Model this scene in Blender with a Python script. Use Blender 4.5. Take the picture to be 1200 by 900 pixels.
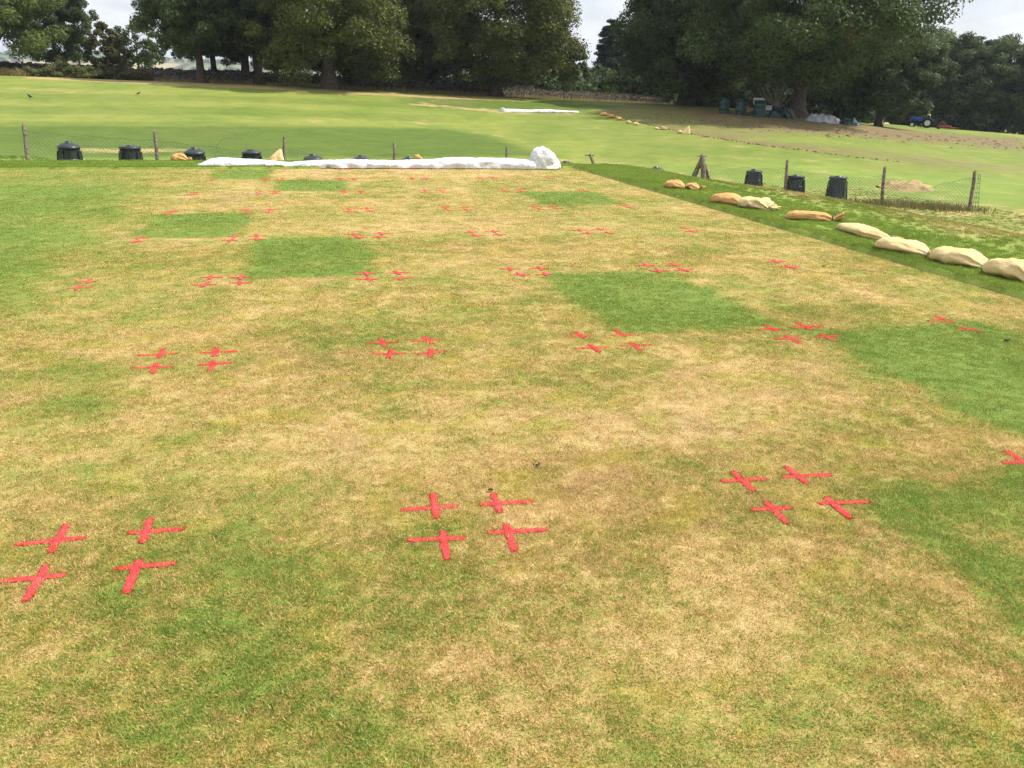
import bpy, bmesh, math, random
import numpy as np
from mathutils import Vector, Matrix, noise as mnoise

for o in list(bpy.data.objects):
    bpy.data.objects.remove(o)
SC = bpy.context.scene
COL = SC.collection
PI = math.pi

# ------------------------------------------------------------------ camera
S = 1.5                                   # plot spacing across (m)
ROW = 1.73196 * S                         # plot spacing along (m)
CAM = np.array([1.63571, -0.45628, 1.14473]) * S
YAW, PITCH, ROLL, FPX = 0.216305, 0.322752, -0.0140023, 1010.87
def cam_rot():
    cy, sy, cp, sp = math.cos(YAW), math.sin(YAW), math.cos(PITCH), math.sin(PITCH)
    f = np.array([sy*cp, cy*cp, -sp]); r = np.array([cy, -sy, 0.0]); d = np.cross(f, r)
    cr, sr = math.cos(ROLL), math.sin(ROLL)
    return np.array([cr*r + sr*d, -sr*r + cr*d, f])
RC = cam_rot()
cam = bpy.data.cameras.new('camera'); camo = bpy.data.objects.new('camera', cam); COL.objects.link(camo)
cam.sensor_width = 36.0; cam.lens = FPX/1200*36.0; cam.clip_start = 0.05; cam.clip_end = 20000
M = Matrix(((RC[0][0], -RC[1][0], -RC[2][0], CAM[0]), (RC[0][1], -RC[1][1], -RC[2][1], CAM[1]),
            (RC[0][2], -RC[1][2], -RC[2][2], CAM[2]), (0, 0, 0, 1)))
camo.matrix_world = M
SC.camera = camo

# ------------------------------------------------------------------ light and sky
SUN_AZ, SUN_EL = 90.0, 52.0               # azimuth clockwise from +Y
EXPOSURE = 0.46
SC.view_settings.view_transform = 'Standard'; SC.view_settings.look = 'None'
SC.view_settings.exposure = EXPOSURE; SC.view_settings.gamma = 1.0
SC.view_settings.use_curve_mapping = False
SC.cycles.use_denoising = True; SC.cycles.denoiser = 'OPENIMAGEDENOISE'; SC.cycles.denoising_prefilter = 'NONE'
SC.cycles.max_bounces = 4; SC.cycles.diffuse_bounces = 2; SC.cycles.glossy_bounces = 2; SC.cycles.transmission_bounces = 3
SC.cycles.use_adaptive_sampling = True; SC.cycles.adaptive_threshold = 0.04; SC.cycles.use_light_tree = False
SC.cycles.volume_bounces = 0
W = bpy.data.worlds.new('World'); SC.world = W; W.use_nodes = True
wn, wl = W.node_tree.nodes, W.node_tree.links
bg = wn['Background']
sky = wn.new('ShaderNodeTexSky'); sky.sky_type = 'NISHITA'; sky.sun_disc = False
sky.sun_elevation = math.radians(SUN_EL); sky.sun_rotation = math.radians(SUN_AZ)
sky.air_density = 1.0; sky.dust_density = 1.6; sky.ozone_density = 1.0
tc = wn.new('ShaderNodeTexCoord'); mp = wn.new('ShaderNodeMapping'); mp.inputs['Scale'].default_value = (1, 1, 2.6)
mp.inputs['Location'].default_value = (0.37, 0.11, 0.2)
wl.new(tc.outputs['Generated'], mp.inputs['Vector'])
n1 = wn.new('ShaderNodeTexNoise'); n1.inputs['Scale'].default_value = 3.2; n1.inputs['Detail'].default_value = 7; n1.inputs['Roughness'].default_value = 0.55
wl.new(mp.outputs[0], n1.inputs['Vector'])
cr1 = wn.new('ShaderNodeValToRGB'); cr1.color_ramp.elements[0].position = 0.36; cr1.color_ramp.elements[1].position = 0.56
cr1.color_ramp.elements[0].color = (0.22, 0.22, 0.22, 1); cr1.color_ramp.elements[1].color = (0.97, 0.97, 0.97, 1)
wl.new(n1.outputs['Fac'], cr1.inputs['Fac'])
n2 = wn.new('ShaderNodeTexNoise'); n2.inputs['Scale'].default_value = 7.0; n2.inputs['Detail'].default_value = 6
wl.new(mp.outputs[0], n2.inputs['Vector'])
cr2 = wn.new('ShaderNodeValToRGB')
cr2.color_ramp.elements[0].position = 0.33; cr2.color_ramp.elements[0].color = (7.3, 7.8, 8.9, 1)
cr2.color_ramp.elements[1].position = 0.62; cr2.color_ramp.elements[1].color = (10.6, 10.7, 10.9, 1)
wl.new(n2.outputs['Fac'], cr2.inputs['Fac'])
mx = wn.new('ShaderNodeMix'); mx.data_type = 'RGBA'
wl.new(cr1.outputs['Color'], mx.inputs['Factor']); wl.new(sky.outputs['Color'], mx.inputs['A']); wl.new(cr2.outputs['Color'], mx.inputs['B'])
wl.new(mx.outputs['Result'], bg.inputs['Color']); bg.inputs['Strength'].default_value = 0.088
sl = bpy.data.lights.new('sun', 'SUN'); sl.energy = 4.3; sl.angle = math.radians(0.9); sl.color = (1.0, 0.945, 0.86)
so = bpy.data.objects.new('sun', sl); COL.objects.link(so); so.location = (30, 5, 40)
az, el = math.radians(SUN_AZ), math.radians(SUN_EL)
sd = Vector((math.sin(az)*math.cos(el), math.cos(az)*math.cos(el), math.sin(el)))
so.rotation_euler = sd.to_track_quat('Z', 'Y').to_euler()

# ------------------------------------------------------------------ pixel helpers
def ray(u, v):
    return np.array([(u-600)/FPX, (v-450)/FPX, 1.0]) @ RC
def at_depth(u, v, d):
    return CAM + d*ray(u, v)
def at_z(u, v, z=0.0):
    d = ray(u, v); return CAM + (z-CAM[2])/d[2]*d

# ------------------------------------------------------------------ terrain
XR, YB = 8.72, 20.9                       # right and back edge of the levelled plot
BINS = [(78,165,24),(151,170,25),(227,172,25.7),(295,175,26.6),(366,180,28),(424,181.5,29),(478,183,30),
        (664,188.6,32.5),(710,191.3,32.5),(770,194.8,32.5),(885,198,32),(934,205,30),(983,206,29.5)]
POSTS = [(27,145,24.5),(181,153,26),(333,160,28),(462,167,30),(594,172,31),(691,180,31),(823,181,31),(923,187,30),(1037,195,28),(1143,200,26)]
TCP = []
for u, v, d in BINS:
    p = at_depth(u, v, d); TCP.append((p[0], p[1], p[2]-0.93))
for u, v, d in [(1141,242,26),(1036,237,28),(385,104,68),(580,113,78),(803,122,75),(937,138,66),(1085,151.5,92),
                (632,129,68),(802,155,55),(705,134,66),(1200,178,70),(1200,158,95),(1200,200,45),(950,170,45),
                (0,88,72),(150,94,74),(240,97,71),(100,128,48),(600,158,50),(660,116,84),(730,121,84),(1000,146,64),(1150,225,32),(300,140,46),(0,155,38)]:
    p = at_depth(u, v, d); TCP.append(tuple(p))
TCP += [(-30,30,.5),(-30,0,.3),(-40,70,2.6),(-25,-25,.3),(5,-25,-.3),(30,-20,-1.6),(40,5,-2.2),(60,25,-2.8),(26,8,-1.7),(20,2,-1.3),(-14,20,.1),
       (-45,100,3.0),(-10,96,2.2),(20,100,1.4),(50,100,.3),(90,110,-2),(100,60,-3.4),(100,20,-4)]
TCP = np.array(TCP, float); TCN = len(TCP)
def _phi(r2):
    return 0.5*r2*np.log(np.maximum(r2, 1e-9))
_K = _phi(((TCP[:, None, :2]-TCP[None, :, :2])**2).sum(-1)) + np.eye(TCN)*60.0
_P = np.c_[np.ones(TCN), TCP[:, :2]]
_sol = np.linalg.solve(np.block([[_K, _P], [_P.T, np.zeros((3, 3))]]), np.r_[TCP[:, 2], 0, 0, 0])
def z_rbf(x, y):
    x = np.asarray(x, float); y = np.asarray(y, float); out = _sol[TCN] + _sol[TCN+1]*x + _sol[TCN+2]*y
    for i in range(TCN):
        out = out + _sol[i]*_phi((x-TCP[i, 0])**2 + (y-TCP[i, 1])**2)
    return out
def sm(t):
    t = np.clip(t, 0, 1); return t*t*(3-2*t)
def Z(x, y):
    x = np.asarray(x, float); y = np.asarray(y, float)
    r = np.hypot(x-12, y-42)
    xx = 12+(x-12)*np.minimum(1, 110/np.maximum(r, 1)); yy = 42+(y-42)*np.minimum(1, 110/np.maximum(r, 1))
    zo = z_rbf(xx, yy)
    far = sm((r-75)/70)
    zf = -3.0 - np.clip(r-120, 0, 600)*0.045
    zo = zo*(1-far) + zf*far
    dx, dy = np.maximum(x-XR, 0), np.maximum(y-YB, 0)
    t = 1-(1-sm((dx-1.7+.9*sm((y-14)/6))/8.0))*(1-sm((dy-1.9+1.6*sm((x-7.2)/2.0))/3.2))*(1-sm((-9-x)/12))*(1-sm((-4-y)/10))
    inside = (x < XR) & (y < YB) & (x > -13.9) & (y > -5.9)
    lip = np.where(inside, -0.06, np.where((x >= XR) | (y >= YB), 0.05, -0.012))
    return lip*(1-t) + zo*t
def hit(u, v):
    """where the ray through a photo pixel meets the ground"""
    d = ray(u, v); d = d/np.linalg.norm(d); t = np.linspace(1.5, 160, 6000)
    P = CAM[None]+t[:, None]*d[None]; g = np.maximum(Z(P[:, 0], P[:, 1]), np.where((P[:, 0] < XR) & (P[:, 1] < YB), 0, -99))
    below = P[:, 2] < g
    if not below.any(): return np.array([*at_depth(u, v, 78)[:2], 0.0])
    k = np.argmax(below)
    return np.array([P[k, 0], P[k, 1], g[k]])
def on(x, y):
    z = float(Z(x, y))
    if -13.9 < x < XR and -5.9 < y < YB: z = 0.0
    return z

# ------------------------------------------------------------------ mesh helpers
def link(o, parent=None):
    COL.objects.link(o)
    if parent is not None: o.parent = parent
    return o
def mesh_obj(name, verts, faces, mats=None, parent=None, smooth=False):
    me = bpy.data.meshes.new(name); me.from_pydata([tuple(map(float, v)) for v in verts], [], [tuple(map(int, f)) for f in faces]); me.update()
    for m in (mats if isinstance(mats, (list, tuple)) else [mats] if mats else []): me.materials.append(m)
    if smooth: me.polygons.foreach_set('use_smooth', [True]*len(me.polygons))
    return link(bpy.data.objects.new(name, me), parent)
def fast_mesh(name, verts, quads, mat, n=4, smooth=False):
    me = bpy.data.meshes.new(name); nv, nf = len(verts), len(quads)
    me.vertices.add(nv); me.vertices.foreach_set('co', np.asarray(verts, np.float32).ravel())
    me.loops.add(nf*n); me.loops.foreach_set('vertex_index', np.asarray(quads, np.int32).ravel())
    me.polygons.add(nf); me.polygons.foreach_set('loop_start', np.arange(nf, dtype=np.int32)*n)
    me.polygons.foreach_set('loop_total', np.full(nf, n, np.int32))
    if smooth: me.polygons.foreach_set('use_smooth', np.ones(nf, bool))
    if mat: me.materials.append(mat)
    me.update(calc_edges=True); me.validate()
    return me
def tag(o, label, cat, group=None):
    o['label'] = label; o['category'] = cat
    if group: o['group'] = group
    return o
def empty(name, loc, rz=0, label=None, cat=None, group=None):
    o = bpy.data.objects.new(name, None); COL.objects.link(o); o.location = tuple(loc); o.rotation_euler = (0, 0, rz); o.empty_display_size = .2
    if label: tag(o, label, cat, group)
    return o
class MB:
    """collects shapes into one mesh"""
    def __init__(s): s.v = []; s.f = []
    def add(s, V, F, T=None):
        b = len(s.v); V = [Vector(v) for v in V]
        if T is not None: V = [T @ v for v in V]
        s.v += V; s.f += [tuple(i+b for i in f) for f in F]; return s
    def box(s, c, d, T=None, taper=(1, 1), rot=None):
        x, y, z = d[0]/2, d[1]/2, d[2]/2; V = []
        for sz in (-1, 1):
            k = taper if sz > 0 else (1, 1)
            for sx, sy in ((-1, -1), (1, -1), (1, 1), (-1, 1)): V.append(Vector((sx*x*k[0], sy*y*k[1], sz*z)))
        if rot is not None: V = [rot @ v for v in V]
        V = [v+Vector(c) for v in V]
        return s.add(V, [(3,2,1,0),(4,5,6,7),(0,1,5,4),(1,2,6,5),(2,3,7,6),(3,0,4,7)], T)
    def tube(s, pts, rad, n=8, cap=True, T=None):
        pts = [Vector(p) for p in pts]; V = []; F = []
        if not hasattr(rad, '__len__'): rad = [rad]*len(pts)
        up = Vector((0.13, 0.21, 0.97))
        for i, p in enumerate(pts):
            t = (pts[min(i+1, len(pts)-1)]-pts[max(i-1, 0)]).normalized()
            a = t.cross(up)
            if a.length < .05: a = t.cross(Vector((1, 0, 0)))
            a.normalize(); b = t.cross(a)
            for k in range(n):
                q = 2*PI*k/n; V.append(p+(a*math.cos(q)+b*math.sin(q))*rad[i])
        for i in range(len(pts)-1):
            for k in range(n):
                F.append((i*n+k, i*n+(k+1) % n, (i+1)*n+(k+1) % n, (i+1)*n+k))
        if cap: F += [tuple(range(n))[::-1], tuple((len(pts)-1)*n+k for k in range(n))]
        return s.add(V, F, T)
    def lathe(s, prof, n=20, T=None, cap=True):
        V = []; F = []
        for r, z in prof:
            for k in range(n): V.append((r*math.cos(2*PI*k/n), r*math.sin(2*PI*k/n), z))
        for i in range(len(prof)-1):
            for k in range(n): F.append((i*n+k, i*n+(k+1) % n, (i+1)*n+(k+1) % n, (i+1)*n+k))
        if cap: F += [tuple(range(n))[::-1], tuple((len(prof)-1)*n+k for k in range(n))]
        return s.add(V, F, T)
    def build(s, name, mat, parent=None, smooth=False, bevel=0, loc=None):
        o = mesh_obj(name, s.v, s.f, mat, parent, smooth)
        if bevel:
            m = o.modifiers.new('bevel', 'BEVEL'); m.width = bevel; m.segments = 2; m.limit_method = 'ANGLE'
        if loc is not None: o.location = loc
        return o
def nz(p, s=1.0): return mnoise.noise(Vector(p)*s)

# ------------------------------------------------------------------ materials
def new_mat(name):
    m = bpy.data.materials.new(name); m.use_nodes = True; nt = m.node_tree
    return m, nt.nodes, nt.links, nt.nodes['Principled BSDF']
def L(c): return (c[0], c[1], c[2], 1.0)
def simple(name, c1, c2=None, rough=.8, scale=6, bump=0.0, bscale=40, spec=.3, detail=5, metal=0):
    m, N, K, b = new_mat(name); b.inputs['Roughness'].default_value = rough; b.inputs['Specular IOR Level'].default_value = spec
    b.inputs['Metallic'].default_value = metal
    g = N.new('ShaderNodeTexCoord')
    if c2 is None: c2 = tuple(x*.7 for x in c1)
    n = N.new('ShaderNodeTexNoise'); n.inputs['Scale'].default_value = scale; n.inputs['Detail'].default_value = detail
    K.new(g.outputs['Object'], n.inputs['Vector'])
    r = N.new('ShaderNodeValToRGB'); r.color_ramp.elements[0].position = .35; r.color_ramp.elements[1].position = .65
    r.color_ramp.elements[0].color = L(c2); r.color_ramp.elements[1].color = L(c1)
    K.new(n.outputs['Fac'], r.inputs['Fac']); K.new(r.outputs['Color'], b.inputs['Base Color'])
    if bump:
        n2 = N.new('ShaderNodeTexNoise'); n2.inputs['Scale'].default_value = bscale; n2.inputs['Detail'].default_value = 4
        K.new(g.outputs['Object'], n2.inputs['Vector'])
        bp = N.new('ShaderNodeBump'); bp.inputs['Strength'].default_value = bump; bp.inputs['Distance'].default_value = .02
        K.new(n2.outputs['Fac'], bp.inputs['Height']); K.new(bp.outputs['Normal'], b.inputs['Normal'])
    return m
class NT:
    """short-hand for node maths"""
    def __init__(s, nt): s.N, s.K = nt.nodes, nt.links
    def _in(s, sock, v):
        if hasattr(v, 'is_output'): s.K.new(v, sock)
        else: sock.default_value = v
    def m(s, op, a, b=0.0, c=0.0, clamp=False):
        n = s.N.new('ShaderNodeMath'); n.operation = op; n.use_clamp = clamp
        s._in(n.inputs[0], a); s._in(n.inputs[1], b); s._in(n.inputs[2], c); return n.outputs[0]
    def step(s, x, a, b, o0=0.0, o1=1.0):
        n = s.N.new('ShaderNodeMapRange'); n.interpolation_type = 'SMOOTHSTEP'
        s._in(n.inputs[0], x); n.inputs[1].default_value = a; n.inputs[2].default_value = b; n.inputs[3].default_value = o0; n.inputs[4].default_value = o1
        return n.outputs[0]
    def noise(s, vec, scale, detail=3, rough=.5, off=0.0, dist=0.0):
        n = s.N.new('ShaderNodeTexNoise'); n.inputs['Scale'].default_value = scale; n.inputs['Detail'].default_value = detail
        n.inputs['Roughness'].default_value = rough; n.inputs['Distortion'].default_value = dist
        if off:
            a = s.N.new('ShaderNodeVectorMath'); a.operation = 'ADD'; s.K.new(vec, a.inputs[0]); a.inputs[1].default_value = (off, off*1.7, off*.3); vec = a.outputs[0]
        s.K.new(vec, n.inputs['Vector']); return n.outputs['Fac']
    def mix(s, f, a, b):
        n = s.N.new('ShaderNodeMix'); n.data_type = 'RGBA'
        s._in(n.inputs['Factor'], f)
        for k, v in (('A', a), ('B', b)):
            if hasattr(v, 'is_output'): s.K.new(v, n.inputs[k])
            else: n.inputs[k].default_value = L(v)
        return n.outputs['Result']
    def ramp(s, f, stops):
        n = s.N.new('ShaderNodeValToRGB'); e = n.color_ramp.elements
        while len(e) < len(stops): e.new(.5)
        for i, (p, c) in enumerate(stops): e[i].position = p; e[i].color = L(c)
        s.K.new(f, n.inputs[0]); return n.outputs[0]
    def pos(s):
        g = s.N.new('ShaderNodeNewGeometry'); return g.outputs['Position']

# green plots in grid units: (col0, col1, row0, row1), strength
GREEN = [(0.1,0.92,7.1,7.97,.95),(1.1,1.95,6.12,6.97,.92),(4.05,4.98,5.12,5.93,.95),(0.08,0.95,4.08,4.95,.95),(1.1,1.97,3.05,3.97,.97),
         (3.06,3.97,2.06,2.98,1.0),(4.06,5.1,1.08,2.0,.95),(3.15,4.2,0.1,1.0,.8),(2.1,2.6,6.3,6.6,.4),(-2.9,-.25,2.2,4.6,.85),(-3.5,-.35,4.3,6.6,.55)]
DRY = [(0.95,5.0,6.95,8.1,.5),(2.1,3.9,.6,1.9,.35),(1.0,1.9,1.35,1.95,.3),(3.2,4.6,2.9,3.2,.45),(0.2,1.0,5.1,6.9,.45),(2,4,3.1,5,.25)]

def turf_colour(t, P, rnd=None):
    """dry mown turf with greener squares; works on world position so that ground and blades agree"""
    sp = t.N.new('ShaderNodeSeparateXYZ'); t.K.new(P, sp.inputs[0]); X, Y = sp.outputs[0], sp.outputs[1]
    flat = t.N.new('ShaderNodeCombineXYZ'); t.K.new(X, flat.inputs[0]); t.K.new(Y, flat.inputs[1]); F = flat.outputs[0]
    wob1 = t.m('SUBTRACT', t.noise(F, 2.2, 3, .65), .5); wob2 = t.m('SUBTRACT', t.noise(F, 2.2, 3, .65, off=31.0), .5)
    gx = t.m('ADD', t.m('DIVIDE', X, S), t.m('MULTIPLY', wob1, .24)); gy = t.m('ADD', t.m('DIVIDE', Y, ROW), t.m('MULTIPLY', wob2, .15))
    def rect(r, sx=.09, sy=.055):
        a = t.step(t.m('ABSOLUTE', t.m('SUBTRACT', gx, (r[0]+r[1])/2)), (r[1]-r[0])/2-sx, (r[1]-r[0])/2+sx, 1, 0)
        b = t.step(t.m('ABSOLUTE', t.m('SUBTRACT', gy, (r[2]+r[3])/2)), (r[3]-r[2])/2-sy, (r[3]-r[2])/2+sy, 1, 0)
        return t.m('MULTIPLY', t.m('MULTIPLY', a, b), r[4])
    green = None
    for i, r in enumerate(GREEN):
        k = rect(r) if i < 9 else rect(r, .75, .55)
        green = k if green is None else t.m('MAXIMUM', green, k)
    dry = None
    for r in DRY:
        k = rect(r, .3, .22); dry = k if dry is None else t.m('MAXIMUM', dry, k)
    big = t.noise(F, .75, 3, .55, off=4.0)
    mid = t.noise(F, 2.8, 4, .62, off=12.0)
    fin = t.noise(F, 21.0, 3 if rnd is None else 2, .65, off=7.0)
    spk = t.noise(F, 85.0, 3, .7, off=2.0) if rnd is None else t.m('ADD', t.m('MULTIPLY', t.noise(F, 62.0, 2, .7, off=2.0), .72), t.step(rnd, 0, 1, .03, .25))
    # dryness 0 (green) .. 1 (straw)
    v = t.m('ADD', t.m('MULTIPLY', big, .62), t.m('MULTIPLY', mid, .78))
    v = t.m('ADD', v, t.m('MULTIPLY', fin, .62)); v = t.m('ADD', v, t.m('MULTIPLY', spk, 1.15))
    v = t.m('SUBTRACT', v, 1.135); v = t.m('ADD', .45, t.m('MULTIPLY', t.m('SUBTRACT', v, .45), 1.32))
    v = t.m('ADD', v, t.m('MULTIPLY', dry, .30))
    left = t.m('ADD', t.step(X, .2, -2.6, 0, .24), t.step(Y, 3.2, 1.2, 0, .07)); v = t.m('SUBTRACT', v, left)
    v = t.m('SUBTRACT', v, t.m('MULTIPLY', green, .50))
    col = t.ramp(v, [(-.0, (.225, .325, .058)), (.2, (.290, .358, .070)), (.35, (.385, .360, .088)), (.49, (.525, .420, .140)), (.66, (.660, .480, .200)), (.9, (.78, .60, .30))])
    pink = t.step(t.m('ADD', t.noise(F, 1.3, 4, .6, off=55.0), t.m('MULTIPLY', dry, .22)), .56, .80, 0, .55)
    pink = t.m('MULTIPLY', pink, t.step(v, .35, .6))
    col = t.mix(pink, col, (.57, .375, .215))
    yel = t.step(t.noise(F, 3.4, 2, .6, off=91.0), .50, .70, 0, .6); yel = t.m('MULTIPLY', yel, t.step(v, .2, .5))
    col = t.mix(t.m('MULTIPLY', yel, t.m('SUBTRACT', 1.0, green)), col, (.54, .46, .10))
    return col, spk, F

def mk_turf(blades):
    m, N, K, b = new_mat('turf_blades' if blades else 'turf'); t = NT(m.node_tree)
    g = N.new('ShaderNodeNewGeometry')
    col, spk, F = turf_colour(t, t.pos(), g.outputs['Random Per Island'] if blades else None)
    b.inputs['Roughness'].default_value = .75; b.inputs['Specular IOR Level'].default_value = .12
    if blades:
        oi = N.new('ShaderNodeObjectInfo')
        r = t.m('ADD', t.m('MULTIPLY', g.outputs['Random Per Island'], .75), t.m('MULTIPLY', oi.outputs['Random'], .25))
        hs = N.new('ShaderNodeHueSaturation'); K.new(col, hs.inputs['Color']); K.new(t.m('ADD', .58, t.m('MULTIPLY', r, .92)), hs.inputs['Value'])
        K.new(t.step(oi.outputs['Random'], 0, 1, .49, .51), hs.inputs['Hue'])
        tip = t.step(g.outputs['Random Per Island'], .86, .97, 0, .5)
        c2 = t.mix(tip, hs.outputs['Color'], (.62, .50, .26))
        K.new(c2, b.inputs['Base Color'])
        tr = N.new('ShaderNodeBsdfTranslucent'); K.new(c2, tr.inputs['Color']); mxs = N.new('ShaderNodeMixShader'); mxs.inputs[0].default_value = .4
        K.new(b.outputs[0], mxs.inputs[1]); K.new(tr.outputs[0], mxs.inputs[2]); K.new(mxs.outputs[0], N['Material Output'].inputs[0])
    else:
        hs = N.new('ShaderNodeHueSaturation'); K.new(col, hs.inputs['Color']); hs.inputs['Value'].default_value = .72; K.new(hs.outputs['Color'], b.inputs['Base Color'])
        bp = N.new('ShaderNodeBump'); bp.inputs['Strength'].default_value = .6; bp.inputs['Distance'].default_value = .012
        K.new(t.noise(F, 120, 3, .7), bp.inputs['Height']); K.new(bp.outputs['Normal'], b.inputs['Normal'])
    return m
M_TURF, M_BLADE = mk_turf(False), mk_turf(True)

def mk_field(blades=False):
    """grass around the plot: the zone attribute (r dry, g lush, b bare soil) sets the sward, noise gives the variation"""
    m, N, K, b = new_mat('field_blades' if blades else 'field'); t = NT(m.node_tree); P = t.pos()
    b.inputs['Roughness'].default_value = .8; b.inputs['Specular IOR Level'].default_value = .12
    at = N.new('ShaderNodeAttribute'); at.attribute_name = 'zone'
    if blades: at.attribute_type = 'INSTANCER'
    s = N.new('ShaderNodeSeparateColor'); K.new(at.outputs['Color'], s.inputs[0])
    big = t.noise(P, .16, 4, .6); mid = t.noise(P, .9, 4, .65, off=3.0); fin = t.noise(P, 6.0, 4, .7, off=8.0); vf = t.noise(P, 40, 3, .7, off=5.0)
    base = t.ramp(t.m('ADD', t.m('MULTIPLY', big, .42), t.m('ADD', t.m('MULTIPLY', mid, .40), t.m('MULTIPLY', fin, .30))),
                  [(.42, (.130, .195, .031)), (.53, (.185, .235, .043)), (.60, (.232, .262, .055)), (.72, (.290, .285, .076))])
    lush = t.ramp(t.m('ADD', t.m('MULTIPLY', mid, .4), t.m('MULTIPLY', vf, .6)), [(.3, (.165, .255, .042)), (.55, (.255, .345, .066)), (.75, (.38, .42, .12))])
    dry = t.ramp(t.m('ADD', t.m('MULTIPLY', mid, .5), t.m('MULTIPLY', vf, .5)), [(.3, (.25, .215, .075)), (.5, (.40, .315, .13)), (.7, (.50, .385, .19))])
    soil = t.ramp(t.m('ADD', t.m('MULTIPLY', mid, .35), t.m('MULTIPLY', fin, .65)), [(.36, (.085, .062, .032)), (.47, (.20, .145, .072)), (.57, (.235, .19, .085)), (.68, (.165, .185, .05))])
    col = t.mix(t.m('MULTIPLY', s.outputs[1], t.step(mid, .25, .5, .7, 1.0)), base, lush)
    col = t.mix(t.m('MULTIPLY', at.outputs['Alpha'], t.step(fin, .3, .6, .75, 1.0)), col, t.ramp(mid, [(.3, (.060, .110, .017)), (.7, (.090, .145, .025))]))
    dm = t.m('ADD', s.outputs[0], t.m('MULTIPLY', t.m('SUBTRACT', mid, .5), 1.3)); dm = t.m('MULTIPLY', t.step(dm, .25, .75), t.step(s.outputs[0], .02, .2))
    col = t.mix(dm, col, dry)
    bm = t.m('ADD', s.outputs[2], t.m('MULTIPLY', t.m('SUBTRACT', fin, .5), .9)); bm = t.m('MULTIPLY', t.step(bm, .2, .7), t.step(s.outputs[2], .02, .2))
    col = t.mix(bm, col, soil)
    if blades:
        g = N.new('ShaderNodeNewGeometry'); hs = N.new('ShaderNodeHueSaturation'); K.new(col, hs.inputs['Color'])
        K.new(t.step(g.outputs['Random Per Island'], 0, 1, .65, 1.4), hs.inputs['Value'])
        K.new(hs.outputs['Color'], b.inputs['Base Color'])
        tr = N.new('ShaderNodeBsdfTranslucent'); K.new(hs.outputs['Color'], tr.inputs['Color']); mxs = N.new('ShaderNodeMixShader'); mxs.inputs[0].default_value = .5
        K.new(b.outputs[0], mxs.inputs[1]); K.new(tr.outputs[0], mxs.inputs[2]); K.new(mxs.outputs[0], N['Material Output'].inputs[0])
    else:
        K.new(col, b.inputs['Base Color'])
        bp = N.new('ShaderNodeBump'); bp.inputs['Strength'].default_value = .5; bp.inputs['Distance'].default_value = .04
        K.new(fin, bp.inputs['Height']); K.new(bp.outputs['Normal'], b.inputs['Normal'])
    return m
M_FIELD, M_FBLADE = mk_field(), mk_field(True)

def mk_leaf(name, dark, light, trans=.35):
    m, N, K, b = new_mat(name); t = NT(m.node_tree)
    at = N.new('ShaderNodeAttribute'); at.attribute_name = 'tone'
    g = N.new('ShaderNodeNewGeometry')
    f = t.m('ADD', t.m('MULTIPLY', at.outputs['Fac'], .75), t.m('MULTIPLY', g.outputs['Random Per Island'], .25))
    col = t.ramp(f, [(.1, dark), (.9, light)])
    K.new(col, b.inputs['Base Color']); b.inputs['Roughness'].default_value = .55; b.inputs['Specular IOR Level'].default_value = .25
    tr = N.new('ShaderNodeBsdfTranslucent'); K.new(col, tr.inputs['Color'])
    mxs = N.new('ShaderNodeMixShader'); mxs.inputs[0].default_value = trans
    K.new(b.outputs[0], mxs.inputs[1]); K.new(tr.outputs[0], mxs.inputs[2]); K.new(mxs.outputs[0], N['Material Output'].inputs[0])
    return m
LEAF = {'sycamore': mk_leaf('leaf_sycamore', (.045, .075, .022), (.135, .185, .055)),
        'beech': mk_leaf('leaf_beech', (.052, .072, .017), (.20, .225, .050)),
        'dark': mk_leaf('leaf_dark', (.036, .060, .020), (.115, .160, .048)),
        'conifer': mk_leaf('leaf_conifer', (.028, .050, .030), (.078, .12, .072), .15),
        'thorn': mk_leaf('leaf_thorn', (.060, .062, .022), (.15, .15, .055)),
        'bramble': mk_leaf('leaf_bramble', (.065, .085, .025), (.24, .26, .09)),
        'bright': mk_leaf('leaf_bright', (.065, .10, .024), (.20, .265, .065)),
        'rust': mk_leaf('leaf_rust', (.30, .10, .02), (.55, .20, .06))}
M_BARK = simple('bark', (.13, .10, .075), (.055, .042, .032), .95, 9, .8, 30)
M_BARKP = simple('bark_pale', (.30, .27, .22), (.15, .13, .10), .95, 9, .5, 30)
M_POST = simple('post_wood', (.27, .215, .165), (.10, .078, .058), .95, 14, .9, 60)
M_BIN = simple('bin_plastic', (.020, .028, .030), (.010, .014, .016), .42, 4, .15, 25, .5)
M_LID = simple('lid_plastic', (.030, .040, .044), (.016, .022, .025), .38, 4, .1, 25, .5)
M_DRUM = simple('drum_plastic', (.020, .055, .050), (.012, .034, .032), .5, 4, .1, 12, .4)
M_WIRE = simple('wire', (.21, .24, .23), (.12, .14, .13), .55, 20, 0, 40, .5, metal=.4)
M_BLACK = simple('black_rubber', (.012, .012, .012), (.02, .019, .018), .8, 10)
M_WHITE = simple('white_plastic', (.80, .81, .82), (.66, .66, .65), .5, 3)

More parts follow.
